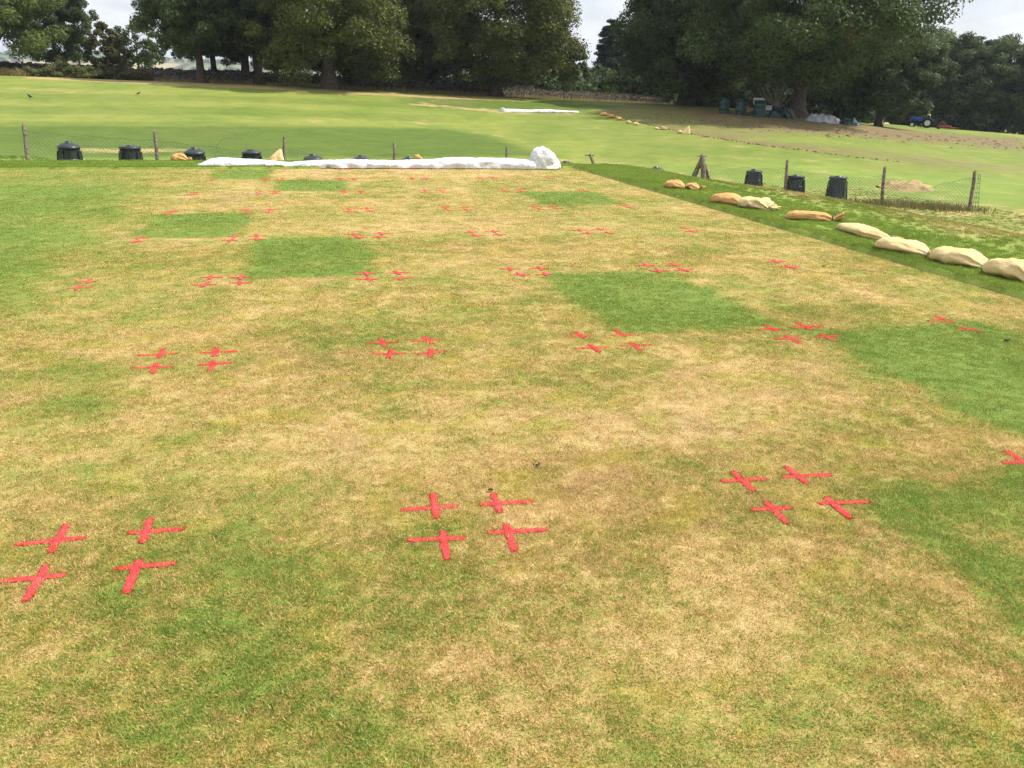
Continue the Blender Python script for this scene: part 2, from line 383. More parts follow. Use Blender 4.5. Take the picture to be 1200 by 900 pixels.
# ------------------------------------------------------------------ ground sheet with zones
def axis(lo, d0, d1, hi, fine, mid0, mid1, mids):
    a = list(np.arange(d0, d1+1e-6, fine)); b = list(np.arange(d1+mids, mid1, mids)); c = list(np.arange(d0-mids, mid0, -mids))[::-1]
    up = []; x = b[-1]; st = mids
    while x < hi: st *= 1.35; x += st; up.append(x)
    dn = []; x = c[0]; st = mids
    while x > lo: st *= 1.35; x -= st; dn.append(x)
    return np.array(dn[::-1]+c+a+b+up)
xs = axis(-4000, -14, 26, 4000, .33, -60, 112, .7); ys = axis(-3000, -6, 36, 5000, .33, -30, 112, .6)
xs = np.sort(np.r_[xs[np.abs(xs-XR) > .12], XR-.02, XR+.001, XR+.05, XR+.14]); ys = np.sort(np.r_[ys[np.abs(ys-YB) > .12], YB-.02, YB+.001, YB+.05, YB+.14])
GX, GY = np.meshgrid(xs, ys); gz = Z(GX, GY)
gv = np.c_[GX.ravel(), GY.ravel(), gz.ravel()]
nx, ny = len(xs), len(ys)
ii = (np.arange(ny-1)[:, None]*nx+np.arange(nx-1)[None]).ravel()
me = fast_mesh('ground', gv, np.c_[ii, ii+1, ii+nx+1, ii+nx], M_FIELD, smooth=True)
def poly_mask(x, y, pts_px, soft, world=False):
    """soft mask of a patch of ground given by its outline on the photograph"""
    P = np.array([hit(*q)[:2] for q in pts_px]) if not world else np.array(pts_px, float)
    d = np.full(x.shape, 1e9); ins = np.zeros(x.shape, bool)
    for i in range(len(P)):
        a, b = P[i], P[(i+1) % len(P)]; ab = b-a
        tt = np.clip(((x-a[0])*ab[0]+(y-a[1])*ab[1])/max(ab@ab, 1e-9), 0, 1)
        d = np.minimum(d, np.hypot(x-a[0]-tt*ab[0], y-a[1]-tt*ab[1]))
        c = ((a[1] > y) != (b[1] > y)) & (x < (b[0]-a[0])*(y-a[1])/((b[1]-a[1]) if abs(b[1]-a[1]) > 1e-9 else 1e-9)+a[0]); ins ^= c
    sdd = np.where(ins, d, -d)
    return sm((sdd/soft+1)/2)
EDGE = [(700,133),(735,141),(775,150),(830,161),(900,172),(1000,185),(1060,191)]        # cut edge between mown field and rough ground
def zones(x, y):
    r = np.zeros(x.shape); g = np.zeros(x.shape); b = np.zeros(x.shape)
    dx, dy = x-XR, y-YB
    # lush strip outside the plot edge
    strip = sm((dx+.05)/.1)*(1-sm((dx-1.0)/1.6))*(y < YB+3)
    back = sm((dy+.05)/.1)*(1-sm((dy-1.6)/3.0))*(x < XR+3)
    g = np.maximum(g, np.maximum(strip, back)*.95)
    bank = sm((dx-1.2)/2.5)*(1-sm((dx-13)/6))*(y < 30)
    r = np.maximum(r, bank*.40)
    g = np.maximum(g, .62*sm((y-22)/4)*(1-sm((y-34)/6))*(x > -30)*(x < 26))          # beyond the fence
    g = np.maximum(g, .8*poly_mask(x, y, [(880,196),(1010,212),(1140,228),(1200,232),(1200,212),(1040,203),(900,188)], 2.0))
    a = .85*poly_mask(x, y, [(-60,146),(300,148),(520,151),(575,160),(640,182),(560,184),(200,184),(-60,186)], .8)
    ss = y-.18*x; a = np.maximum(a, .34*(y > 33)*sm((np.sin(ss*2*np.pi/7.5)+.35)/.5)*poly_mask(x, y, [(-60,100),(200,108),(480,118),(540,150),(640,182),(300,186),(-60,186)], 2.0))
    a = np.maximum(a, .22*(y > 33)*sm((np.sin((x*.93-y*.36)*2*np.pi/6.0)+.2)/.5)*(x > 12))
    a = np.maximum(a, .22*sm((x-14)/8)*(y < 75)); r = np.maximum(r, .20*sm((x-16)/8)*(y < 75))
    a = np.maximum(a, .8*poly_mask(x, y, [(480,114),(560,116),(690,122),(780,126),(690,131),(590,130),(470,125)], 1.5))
    for pl, s_, k in [([(30,88),(200,96),(400,106),(620,115),(620,118),(400,110),(200,100),(30,92)], .8, .9), ([(0,101),(90,103),(170,109),(60,111),(0,109)], 1.5, .34),
                  ([(560,112),(470,122),(580,132),(592,130),(500,121)], .8, .6), ([(60,171),(260,174),(180,181),(60,178)], 1.2, .55), ([(540,150),(600,167),(655,182),(680,182),(600,160)], 1.0, .35),
                  ([(350,140),(400,140),(400,145),(350,145)], 1.2, .5), ([(470,141),(500,141),(520,146),(480,146)], 1.2, .5), ([(640,184),(740,190),(760,194),(650,189)], .8, .5),
                  ([(680,148),(715,147),(715,152),(680,152)], 1.2, .45), ([(540,124),(680,131),(690,136),(560,132)], 1.2, .4), ([(1000,246),(1100,252),(1200,268),(1200,292),(1080,275)], .8, .45), ([(760,196),(860,210),(985,240),(960,243),(850,217)], .4, .6),
                  ([(1025,242),(1140,246),(1180,249),(1150,254),(1030,250)], .5, .55)]:
        r = np.maximum(r, k*poly_mask(x, y, pl, s_))
    rough = poly_mask(x, y, EDGE+[(1060,196),(1200,203),(1260,200),(1260,150),(1000,143),(830,125),(735,122),(700,127)], 1.2)
    b = np.maximum(b, .46*rough)
    b = np.maximum(b, .85*poly_mask(x, y, [(770,126),(850,131),(1000,146),(1100,156),(1200,162),(1200,175),(1090,168),(1000,160),(900,153),(830,147)], 2.5))
    b = np.maximum(b, .8*poly_mask(x, y, [(700,132),(735,140),(775,149),(830,160),(900,171),(1000,184),(985,180),(900,167),(830,157),(775,147)], .35))
    light = poly_mask(x, y, [(890,165),(1000,172),(1200,196),(1200,179),(1060,168),(930,158)], 2.0); b = b*(1-.8*light); g = np.maximum(g, .12*light)
    b = np.maximum(b, .5*poly_mask(x, y, [(500,117),(560,119),(560,123),(500,122)], 1.0))
    under = sm((y-60-0.0*x)/4)*0
    r = r*(1-.8*strip)
    return r, g, b+under, np.clip(a, 0, 1)
zr, zg, zb, za = zones(GX.ravel(), GY.ravel())
ca = me.attributes.new('zone', 'FLOAT_COLOR', 'POINT'); ca.data.foreach_set('color', np.c_[zr, zg, zb, za].astype(np.float32).ravel())
ground = link(bpy.data.objects.new('ground', me)); ground['kind'] = 'structure'

# levelled plot: mown turf sheet
px_ = np.linspace(-13.9, XR-.015, 150); py_ = np.linspace(-5.9, YB-.015, 150)
A, B = np.meshgrid(px_, py_)
zz = np.array([0.004*nz((a*.7, b*.7, 0)) for a, b in zip(A.ravel(), B.ravel())])
i2 = (np.arange(149)[:, None]*150+np.arange(149)[None]).ravel()
me = fast_mesh('turf_plot', np.c_[A.ravel(), B.ravel(), zz], np.c_[i2, i2+1, i2+151, i2+150], M_TURF, smooth=True)
plot = link(bpy.data.objects.new('turf_plot', me)); plot['kind'] = 'structure'

# ------------------------------------------------------------------ red crosses
M_RED, _N, _K, _b = new_mat('red_paint'); _t = NT(M_RED.node_tree); _P = _t.pos()
_K.new(_t.mix(_t.step(_t.noise(_P, 150, 2, .7, off=3.0), .60, .70, 0, .55), _t.ramp(_t.m('ADD', _t.m('MULTIPLY', _t.noise(_P, 90, 3, .7), .6), _t.m('MULTIPLY', _t.noise(_P, 9, 2), .4)), [(.3, (.60, .040, .045)), (.5, (.80, .072, .080)), (.72, (.86, .17, .15))]), (.50, .30, .13)), _b.inputs['Base Color'])
_b.inputs['Roughness'].default_value = .7; _b.inputs['Specular IOR Level'].default_value = .15
_bp = _N.new('ShaderNodeBump'); _bp.inputs['Strength'].default_value = .7; _bp.inputs['Distance'].default_value = .01
_K.new(_t.noise(_P, 140, 3, .7), _bp.inputs['Height']); _K.new(_bp.outputs['Normal'], _b.inputs['Normal'])
rng = np.random.default_rng(7); random.seed(7)
STROKES = []
CENTRE = {(1,1):(112,648),(2,1):(551,606),(3,1):(925,575),(4,1):(1230,545),(1,2):(216,420),(3,2):(712,398),(4,2):(935,389),(5,2):(1122,380)}
ORD = {1: 'first', 2: 'second', 3: 'third', 4: 'fourth', 5: 'fifth', 6: 'sixth', 7: 'seventh', 8: 'nearest'}
def stroke(a, b, w, z, o, parent):
    """a sprayed line: a thin film of paint on the thatch and the painted blades standing in it"""
    a, b = np.array(a[:2]), np.array(b[:2]); d = b-a; Ln = np.linalg.norm(d); d /= Ln; n = np.array([-d[1], d[0]])
    k = max(8, int(Ln/.010)); V = []; F = []
    for i in range(k+1):
        s_ = i/k; e = max(.3, (1-abs(2*s_-1)**6)**.5) if 0 < s_ < 1 else .3
        ww = w/2*(.93 if a[1] < 6.2 else 1.0)*e*(1+.22*nz((a[0]*9+s_*9, a[1]*9, 1))); c = a+d*Ln*s_+n*.003*nz((s_*3, a[0]*5, a[1]*5))
        for q in (-1, -.4, .3, 1):
            p = c+n*(ww*q+random.uniform(-.004, .004)); V.append((p[0]-o[0], p[1]-o[1], z*(1 if a[1] < 6.2 else 1.7)+random.uniform(-.001, .001)-(.002 if abs(q) == 1 else 0)))
    for i in range(k):
        for q in range(3): F.append((i*4+q, i*4+q+1, i*4+q+5, i*4+q+4))
    yy = a[1]; bs = 1.0 if yy < 3.4 else 1.3 if yy < 6.2 else 1.8 if yy < 10 else 2.4
    nb = int(Ln*w*120000/bs**2*(1.0 if yy < 6.2 else .6))
    for _ in range(nb):
        t = random.uniform(-.02, 1.02); off = max(-.95, min(.95, random.gauss(0, .42))) if random.random() < .30 else random.uniform(-.48, .48)
        c = a+d*Ln*t+n*w*off; q = random.uniform(0, 2*PI); lw = .0013*bs*random.uniform(.7, 1.3); h = random.uniform(.001, .0042)*min(bs, 1.4); l = random.uniform(.3, 1)*2.2*h; dd = random.uniform(0, 2*PI)
        bI = len(V); x, y = c-o[:2]
        V += [(x-lw*math.cos(q), y-lw*math.sin(q), .001), (x+lw*math.cos(q), y+lw*math.sin(q), .001), (x+l*math.cos(dd), y+l*math.sin(dd), z+h)]; F.append((bI, bI+1, bI+2))
    STROKES.append((a, b, w))
    return mesh_obj('stroke', V, F, M_RED, parent)
def cross(tr, lo, row, col, w=.033):
    c = (np.array(tr[0])+tr[1]+lo[0]+lo[1])/4
    rw = 'row touching white sheet' if row == 8 else ORD[8-row]+' row from white sheet'
    cl = 'outer file on greener side' if col == 0 else 'file beside sandbags' if col == 5 else ORD[6-col]+' file from sandbags'
    ce = at_z(*CENTRE[(col, row)])[:2] if (col, row) in CENTRE else np.array([col*S, (row+.02)*ROW])
    sd_ = [q for q, k in (('sheet', c[1] > ce[1] and row < 8), ('bag', c[0] > ce[0] and 0 < col < 5)) if k]
    corner = ('-and-'.join(sd_)+' side corner') if sd_ else 'corner away from both' if 0 < col < 5 else 'corner away from sheet'
    o = empty('painted_cross', (c[0], c[1], 0), 0, 'red cross, %s, %s, %s' % (rw, cl, corner), 'cross', 'crosses marking the plot corners')
    stroke(tr[0], tr[1], w, .0050, c, o); stroke(lo[0], lo[1], w, .0062, c, o)
px_cross = {(1,1): [((18.75,636.2),(100,628),(78,612.5),(58.7,646)),((150,623),(215.5,618.3),(176.3,605.7),(166.2,635)),((-2.5,680),(77,671.7),(53.8,661),(30,702.5)),((133,665),(205.5,658),(162.5,654.5),(148,693.7))],
 (2,1): [((470,596.5),(536.3,591.3),(507,577),(511.8,605.8)),((562,590),(624.5,585.5),(578,577),(585.8,599.5)),((477,631.3),(545.5,628.3),(518.3,621.3),(523.8,654.5)),((570.8,622.5),(640.5,618.8),(593,612.5),(603,644.5))],
 (3,1): [((845.8,562.5),(898.8,559.5),(858.8,551.3),(883.8,574.5)),((916.5,557.3),(975.5,554.8),(920.8,545),(946.3,565.5)),((879.5,596),(927.5,593),(897.5,586.3),(923,612)),((959.5,588.5),(1019.5,586.3),(967.5,581.3),(997.5,606.3))],
 (4,1): [((1175,541),(1228,538),(1180,527),(1212,548))],
 (1,2): [((161,415.8),(207,413.3),(191,408),(185.8,418.8)),((153.8,430.3),(203,428.5),(183,425),(178.8,437)),((235,412.5),(277.5,410.5),(253.8,405.8),(250.8,417)),((230.8,427),(270.5,424.3),(250,422),(245.5,433.8))],
 (3,2): [((662.5,393.3),(694.5,392.5),(673.8,387.5),(685,395.5)),((717.5,392.5),(744.5,390.8),(720.5,385.5),(732.5,393.8)),((675,407.5),(712.5,405.5),(691,403),(702,411.8)),((728,404.3),(763,403.3),(738.8,400.8),(751.8,410))],
 (4,2): [((887.3,385.2),(917,384.6),(896.7,379.6),(909.8,386.9)),((927.3,383.4),(963.8,380.8),(933.7,377.3),(952,386)),((908.3,396.3),(938.4,395),(920,392.5),(938.4,402)),((955,394),(984,392.5),(960.8,390.4),(980.7,399.2))],
 (5,2): [((1087.7,375.3),(1108,373.5),(1095,369.4),(1117.8,378.2)),((1121,385.2),(1142,384.6),(1127,382.2),(1150.4,389))]}
for (c_, r_), lst in px_cross.items():
    for q in lst:
        w_ = [at_z(*k, .009)[:2] for k in q]; cross((w_[0], w_[1]), (w_[2], w_[3]), r_, c_)
def jit(s): return rng.uniform(-s, s, 2)
for r_ in range(2, 9):
    for c_ in range(0, 6):
        if (c_, r_) in px_cross or (r_ == 2 and c_ == 0): continue
        dxs = (-.15, .15) if 1 <= c_ <= 4 else ((.16,) if c_ == 0 else (-.15,))
        for dxx in dxs:
            for dyy in ((-.15, .15) if r_ < 8 else (-.15,)):
                p = np.array([c_*S+dxx, r_*ROW+.02*ROW+dyy])+jit(.025)
                if c_ == 0: p[0] += .1
                h = .108+rng.uniform(-.012, .010); k1 = rng.uniform(-.02, .02); t1 = rng.uniform(-.02, .02); t2 = rng.uniform(-.025, .025)
                cross((p+[-h+k1, -t1], p+[h+k1, t1]), (p+[t2, h], p+[-t2, -h]), r_, c_)

# ------------------------------------------------------------------ grass blades (instanced tufts)
PROTO = bpy.data.collections.new('tuft_prototypes')
def tuft(name, n, rad, hmin, hmax, w, lean, mat, rg):
    V = []; F = []
    for i in range(n):
        r = rad*math.sqrt(rg.random()); a = rg.random()*2*PI; x, y = r*math.cos(a), r*math.sin(a); q = rg.random()*PI; h = rg.uniform(hmin, hmax); ln = rg.uniform(.2, 1)*lean*h; d = rg.random()*2*PI
        b = len(V); ww = w*rg.uniform(.7, 1.3)
        V += [(x-ww*math.cos(q)/2, y-ww*math.sin(q)/2, -.002), (x+ww*math.cos(q)/2, y+ww*math.sin(q)/2, -.002), (x+ln*math.cos(d), y+ln*math.sin(d), h)]; F.append((b, b+1, b+2))
    m = bpy.data.meshes.new(name); m.from_pydata(V, [], F); m.materials.append(mat)
    o = bpy.data.objects.new(name, m); return o
def scatter(name, pts, scale, protos, label, cat, zone=None):
    m = bpy.data.meshes.new(name); m.vertices.add(len(pts)); m.vertices.foreach_set('co', np.asarray(pts, np.float32).ravel())
    scale = np.asarray(scale, np.float32); a = m.attributes.new('sc', 'FLOAT_VECTOR', 'POINT'); a.data.foreach_set('vector', np.c_[scale, scale, np.minimum(scale, 1.25)].astype(np.float32).ravel())
    if zone is not None:
        a = m.attributes.new('zone', 'FLOAT_COLOR', 'POINT'); a.data.foreach_set('color', np.asarray(zone, np.float32).ravel())
    o = link(bpy.data.objects.new(name, m)); o['kind'] = 'stuff'; tag(o, label, cat)
    col = bpy.data.collections.new(name+'_tufts')
    for p in protos: col.objects.link(p)
    ng = bpy.data.node_groups.new(name, 'GeometryNodeTree')
    ng.interface.new_socket('Geometry', in_out='INPUT', socket_type='NodeSocketGeometry'); ng.interface.new_socket('Geometry', in_out='OUTPUT', socket_type='NodeSocketGeometry')
    N, K = ng.nodes, ng.links
    gi, go = N.new('NodeGroupInput'), N.new('NodeGroupOutput')
    ci = N.new('GeometryNodeCollectionInfo'); ci.inputs['Collection'].default_value = col; ci.inputs['Separate Children'].default_value = True; ci.inputs['Reset Children'].default_value = True
    ip = N.new('GeometryNodeInstanceOnPoints'); ip.inputs['Pick Instance'].default_value = True
    rv = N.new('FunctionNodeRandomValue'); rv.data_type = 'FLOAT_VECTOR'; rv.inputs[0].default_value = (-.12, -.12, 0); rv.inputs[1].default_value = (.12, .12, 6.283)
    ri = N.new('FunctionNodeRandomValue'); ri.data_type = 'INT'; ri.inputs[4].default_value = 0; ri.inputs[5].default_value = len(protos)-1; ri.inputs['Seed'].default_value = 3
    na = N.new('GeometryNodeInputNamedAttribute'); na.data_type = 'FLOAT_VECTOR'; na.inputs['Name'].default_value = 'sc'
    K.new(gi.outputs[0], ip.inputs['Points']); K.new(ci.outputs[0], ip.inputs['Instance']); K.new(rv.outputs[0], ip.inputs['Rotation'])
    K.new(ri.outputs[2], ip.inputs['Instance Index']); K.new(na.outputs['Attribute'], ip.inputs['Scale']); K.new(ip.outputs[0], go.inputs[0])
    md = o.modifiers.new('scatter', 'NODES'); md.node_group = ng
    return o
def in_view(x, y, z, mu=60, mv=40):
    d = (np.c_[x, y, z]-CAM) @ RC.T
    u = 600+FPX*d[:, 0]/np.maximum(d[:, 2], .01); v = 450+FPX*d[:, 1]/np.maximum(d[:, 2], .01)
    return (d[:, 2] > .3) & (u > -mu) & (u < 1200+mu) & (v < 900+mv)
rg = random.Random(5)
tp = [tuft('turf_tuft', 38, .036, .0035, .0088, .0040, 1.9, M_BLADE, rg) for _ in range(6)]
PT = []; SCL = []
for y0, y1, dens, sc in [(.8, 3.2, 2300, 1.0), (3.2, 6, 1100, 1.15), (6, 10, 420, 1.6), (10, 15, 170, 2.2), (15, 20.8, 90, 2.8)]:
    x0, x1 = -8.5, 8.68; n = int((x1-x0)*(y1-y0)*dens); x = rng.uniform(x0, x1, n); y = rng.uniform(y0, y1, n)
    k = in_view(x, y, np.zeros(n)); x, y = x[k], y[k]
    keep = np.ones(len(x), bool)
    for a, b, w in STROKES:
        if a[1] > y1+.4 or a[1] < y0-.4: continue
        ab = b-a; tt = np.clip(((x-a[0])*ab[0]+(y-a[1])*ab[1])/(ab@ab), 0, 1)
        keep &= (np.hypot(x-a[0]-tt*ab[0], y-a[1]-tt*ab[1]) > (w/2-.008 if y1 < 6.1 else w/2+.012*sc)) | ((rng.random(len(x)) < .20) & (y1 < 6.1))
    x, y = x[keep], y[keep]; PT.append(np.c_[x, y, np.zeros(len(x))]); SCL.append(rng.uniform(.7, 1.25, len(x))*sc)
scatter('turf_grass', np.vstack(PT), np.concatenate(SCL), tp, 'short parched mown grass covering the trial plot', 'grass')
tr_ = [tuft('rough_tuft', 44, .06, .018, .045, .005, 1.5, M_FBLADE, rg) for _ in range(5)]
PT = []; SCL = []
def rough_area(x0, x1, y0, y1, dens, sc):
    n = int((x1-x0)*(y1-y0)*dens); x = rng.uniform(x0, x1, n); y = rng.uniform(y0, y1, n)
    z = Z(x, y); k = in_view(x, y, z); PT.append(np.c_[x, y, z][k]); SCL.append(rng.uniform(.6, 1.3, k.sum())*sc)
rough_area(XR+.02, XR+.16, 3, YB, 700, .9); rough_area(XR+.05, XR+1.6, 3, YB+2, 330, .8); rough_area(XR+1.6, XR+5, 4, 24, 110, .75); rough_area(XR+5, XR+14, 8, 30, 40, .8)
rough_area(-7, XR+1, YB+.02, YB+.12, 500, .8); rough_area(-8, XR+2, YB+.05, YB+2.6, 230, .8); rough_area(-9, 20, YB+2.6, 32, 30, 1.1)
pp = np.vstack(PT); a_, b_, c2_, d_ = zones(pp[:, 0], pp[:, 1])
scatter('verge_grass', pp, np.concatenate(SCL), tr_, 'longer green grass on the verge around the plot', 'grass', np.c_[a_, b_, c2_, d_])
# ------------------------------------------------------------------ trees
def leaves(P, Nrm, size, tone, rg):
    n = len(P); Nrm = Nrm/np.maximum(np.linalg.norm(Nrm, axis=1, keepdims=True), 1e-6)
    a = np.cross(Nrm, rg.normal(size=(n, 3))); a /= np.maximum(np.linalg.norm(a, axis=1, keepdims=True), 1e-6); b = np.cross(Nrm, a)
    s = size*rg.uniform(.65, 1.35, n)[:, None]
    V = np.stack([P-a*s, P+b*s*.55, P+a*s, P-b*s*.55], 1).reshape(-1, 3)
    return V, np.arange(n*4).reshape(-1, 4), np.repeat(tone, 4)
def clump_leaves(cl, leaf, rg, style):
    PV, NV, TV = [], [], []
    for c, r, n, tone in cl:
        d = rg.normal(size=(n, 3)); d /= np.linalg.norm(d, axis=1, keepdims=True)
        f = rg.uniform(0.15, 1, n)**.45
        p = d*f[:, None]*r
        if style == 'beech':                    # drooping sprays
            p[:, 2] *= .55; h = np.hypot(p[:, 0], p[:, 1]); p[:, 2] -= (h/r)**2*r*.55+rg.random(n)**2*r*.5
            N = d*.45+np.array([0, 0, .55])+rg.normal(size=(n, 3))*.45
        elif style == 'conifer':
            p[:, 2] *= .42; N = np.array([0, 0, .9])+rg.normal(size=(n, 3))*.5
        else:
            p[:, 2] *= .72; N = d*.75+np.array([0, 0, .45])+rg.normal(size=(n, 3))*.5
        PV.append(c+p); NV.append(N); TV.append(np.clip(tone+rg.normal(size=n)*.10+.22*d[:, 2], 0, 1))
    return leaves(np.vstack(PV), np.vstack(NV), leaf, np.concatenate(TV), rg)
def leaf_mesh(name, cl, leaf, mat, seed, style):
    rg = np.random.default_rng(seed); V, F, T = clump_leaves(cl, leaf, rg, style)
    me = fast_mesh(name, V, F, mat); a = me.attributes.new('tone', 'FLOAT', 'POINT')
    T = T[:len(me.vertices)]; a.data.foreach_set('value', T.astype(np.float32)); return me
def make_tree(spec):
    """returns (trunk mesh, crown mesh) with the base at the origin"""
    seed, R, H, cb, tr, style, mat, ncl, nlf, leaf = (spec[k] for k in ('seed', 'R', 'H', 'cb', 'tr', 'style', 'mat', 'ncl', 'nlf', 'leaf'))
    rg = np.random.default_rng(seed); hc, hb = (cb+H)/2, (H-cb)/2; cl = []
    airy = spec.get('airy', 1.0)
    for i in range(ncl):
        d = rg.normal(size=3); d /= np.linalg.norm(d)
        if style == 'conifer':
            k = rg.random()**.8; z = cb+(H-cb)*(round(k*13)/13*.6+k*.4); rr = R*(1-.86*k)*rg.uniform(.35, 1.0); q = rg.uniform(0, 2*PI)
            c = np.array([rr*math.cos(q), rr*math.sin(q), z-.12*rr+rg.normal()*.1]); r = R*rg.uniform(.2, .34)*(1-.5*k)
        else:
            f = rg.uniform(.25, 1)**.5; lob = 1+.34*nz((d[0]*1.6+seed, d[1]*1.6, d[2]*1.6))
            egg = 1-.30*max(0, d[2])**2
            if d[2] < 0:                        # flat-bottomed skirt
                rho = math.hypot(d[0], d[1]); k_ = (1-abs(d[2])**3)**.6/max(rho, .05); c = np.array([R*f*lob*k_*d[0], R*f*lob*k_*d[1], hc+hb*min(f*lob, 1.0)*d[2]*.98])
                c[2] += hb*.16*max(0, 1-math.hypot(c[0], c[1])/(R*.55))
            else: c = np.array([R*f*lob*egg*d[0], R*f*lob*egg*d[1], hc+hb*min(f*lob, 1.05)*d[2]])
            if style == 'beech': c[2] -= .18*hb*max(0, math.hypot(c[0], c[1])/R-.55)
            c[2] = max(c[2], cb+.25*rg.random())
            r = R*rg.uniform(.13, .23)*airy
        cl.append((c, r, max(30, int(nlf*(r/(R*.18))**2)), float(np.clip(.45+.20*rg.normal(), .05, .95))))
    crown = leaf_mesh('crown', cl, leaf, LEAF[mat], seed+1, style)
    mb = MB(); lean = rg.normal(size=2)*.02*H
    top = .8*H if style != 'conifer' else .96*H
    hs = [0, .12, .3, .6]+list(np.linspace(1.0, top, 8))
    def tp_(h): return np.array([lean[0]*(h/H)**1.5+.10*tr*math.sin(h*1.3+seed), lean[1]*(h/H)**1.5+.1*tr*math.cos(h*1.1+seed), h])
    def rad(h): return tr*(1-.86*min(h/top, 1)**.8)*(1+.65*math.exp(-h*3.2/max(tr, .1)*.35))
    mb.tube([tp_(h) for h in [-.25]+hs], [rad(0)*1.1]+[rad(h) for h in hs], 12)
    far = [q for q in sorted(cl, key=lambda q: -q[1]) if style == 'conifer' or (q[0][2] > cb+.12*(H-cb) and math.hypot(q[0][0], q[0][1]) < .75*R)][:spec.get('limbs', 30)]
    for c, r, n, t_ in far:
        h0 = max(cb*.75, min(top*.95, c[2]-.35*math.hypot(c[0], c[1])*rg.uniform(.6, 1.2)))
        if style == 'conifer': h0 = c[2]
        a = tp_(h0); b = np.asarray(c); mid = (a+b)/2+np.array([0, 0, .10*np.linalg.norm(b-a)])+rg.normal(size=3)*.06*np.linalg.norm(b-a)
        q1 = (a*.5+mid*.5)+rg.normal(size=3)*.03*R; q3 = (mid+b)/2+rg.normal(size=3)*.04*R; r0 = rad(h0)*rg.uniform(.35, .55)
        mb.tube([a, q1, mid, q3, b], [r0, r0*.8, r0*.55, r0*.33, .012], 6, cap=False)
        for _ in range(2):
            e = b+rg.normal(size=3)*r*.8; mb.tube([q3, (q3+e)/2+rg.normal(size=3)*.05, e], [r0*.3, r0*.2, .008], 4, cap=False)
    tm = bpy.data.meshes.new('trunk'); tm.from_pydata([tuple(v) for v in mb.v], [], mb.f); tm.materials.append(spec.get('bark', M_BARK))
    tm.polygons.foreach_set('use_smooth', [True]*len(tm.polygons))
    return tm, crown
def spec(seed, R, H, cb, tr, style='round', mat='sycamore', ncl=120, nlf=345, leaf=.115, **k):
    d = dict(seed=seed, R=R, H=H, cb=cb, tr=tr, style=style, mat=mat, ncl=ncl, nlf=nlf, leaf=leaf); d.update(k); return d
KIND = {
 'syc_a': spec(11, 4.7, 12, 1.1, .36, mat='sycamore', ncl=210),
 'syc_b': spec(23, 5.9, 13, .5, .42, mat='bright', ncl=240),
 'dark_a': spec(31, 4.4, 14, 1.9, .42, mat='dark', ncl=190),
 'dark_b': spec(37, 4.8, 11, .5, .34, mat='dark', ncl=200),
 'airy_a': spec(41, 2.2, 9.0, 1.4, .13, mat='sycamore', ncl=90, nlf=75, leaf=.12, airy=.95),
 'airy_b': spec(43, 2.7, 5.8, 1.2, .15, mat='sycamore', ncl=95, nlf=85, leaf=.12, airy=.95),
 'beech_a': spec(53, 6.6, 15, .6, .58, 'beech', 'beech', ncl=300, nlf=380),
 'beech_b': spec(59, 7.6, 16, .7, .55, 'beech', 'beech', ncl=360, nlf=390),
 'big_a': spec(61, 6.2, 15, 1.0, .55, 'beech', 'dark', ncl=300, nlf=360),
 'big_b': spec(67, 8.9, 16.5, 1.7, .60, mat='sycamore', ncl=380, nlf=390),
 'cedar': spec(71, 3.6, 9.4, .6, .30, 'conifer', 'conifer', ncl=330, nlf=170, leaf=.12),
 'wood_a': spec(73, 5.4, 11.5, .4, .35, mat='dark', ncl=200, nlf=240, leaf=.145),
 'wood_b': spec(79, 5.6, 12.5, .4, .35, mat='sycamore', ncl=220, nlf=240, leaf=.145),
 'thorn': spec(83, 1.9, 4.3, .15, .12, mat='thorn', ncl=80, nlf=170, leaf=.09, limbs=14),
 'sapling': spec(89, 1.5, 5.0, 1.3, .06, 'beech', 'bright', ncl=60, nlf=110, leaf=.11, limbs=12, bark=M_BARKP),
}
_cache = {}
def tree(kind, name, label, u, depth, rz=0, sc=1.0, group='trees along the boundary', dz=0):
    if kind not in _cache: _cache[kind] = make_tree(KIND[kind])
    p = at_depth(u, 110, depth); x, y = p[0], p[1]
    o = empty(name, (x, y, on(x, y)+dz), rz, label, 'tree', group); o.scale = (sc, sc, sc)
    link(bpy.data.objects.new('trunk', _cache[kind][0]), o); link(bpy.data.objects.new('crown', _cache[kind][1]), o)
    return o
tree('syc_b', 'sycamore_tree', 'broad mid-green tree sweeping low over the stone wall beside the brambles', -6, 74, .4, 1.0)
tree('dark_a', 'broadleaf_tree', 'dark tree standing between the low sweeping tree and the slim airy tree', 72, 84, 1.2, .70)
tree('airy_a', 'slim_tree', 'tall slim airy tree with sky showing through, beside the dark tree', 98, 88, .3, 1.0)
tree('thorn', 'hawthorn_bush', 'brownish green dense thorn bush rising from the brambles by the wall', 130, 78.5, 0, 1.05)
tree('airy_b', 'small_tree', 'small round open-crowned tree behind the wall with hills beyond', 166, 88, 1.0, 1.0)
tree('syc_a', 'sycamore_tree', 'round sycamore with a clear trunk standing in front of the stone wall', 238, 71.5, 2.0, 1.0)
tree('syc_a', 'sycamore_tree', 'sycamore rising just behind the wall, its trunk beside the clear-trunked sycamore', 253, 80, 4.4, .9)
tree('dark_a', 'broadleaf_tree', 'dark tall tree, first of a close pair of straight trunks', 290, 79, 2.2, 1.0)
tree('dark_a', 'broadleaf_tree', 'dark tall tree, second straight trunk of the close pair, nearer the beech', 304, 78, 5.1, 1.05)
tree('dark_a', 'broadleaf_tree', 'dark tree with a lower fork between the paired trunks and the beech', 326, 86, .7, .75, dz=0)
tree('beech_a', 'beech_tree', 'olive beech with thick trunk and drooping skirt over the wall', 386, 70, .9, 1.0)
tree('beech_a', 'beech_tree', 'smaller drooping beech growing behind the wall beside the thick-trunked beech', 448, 82, 3.3, .85)
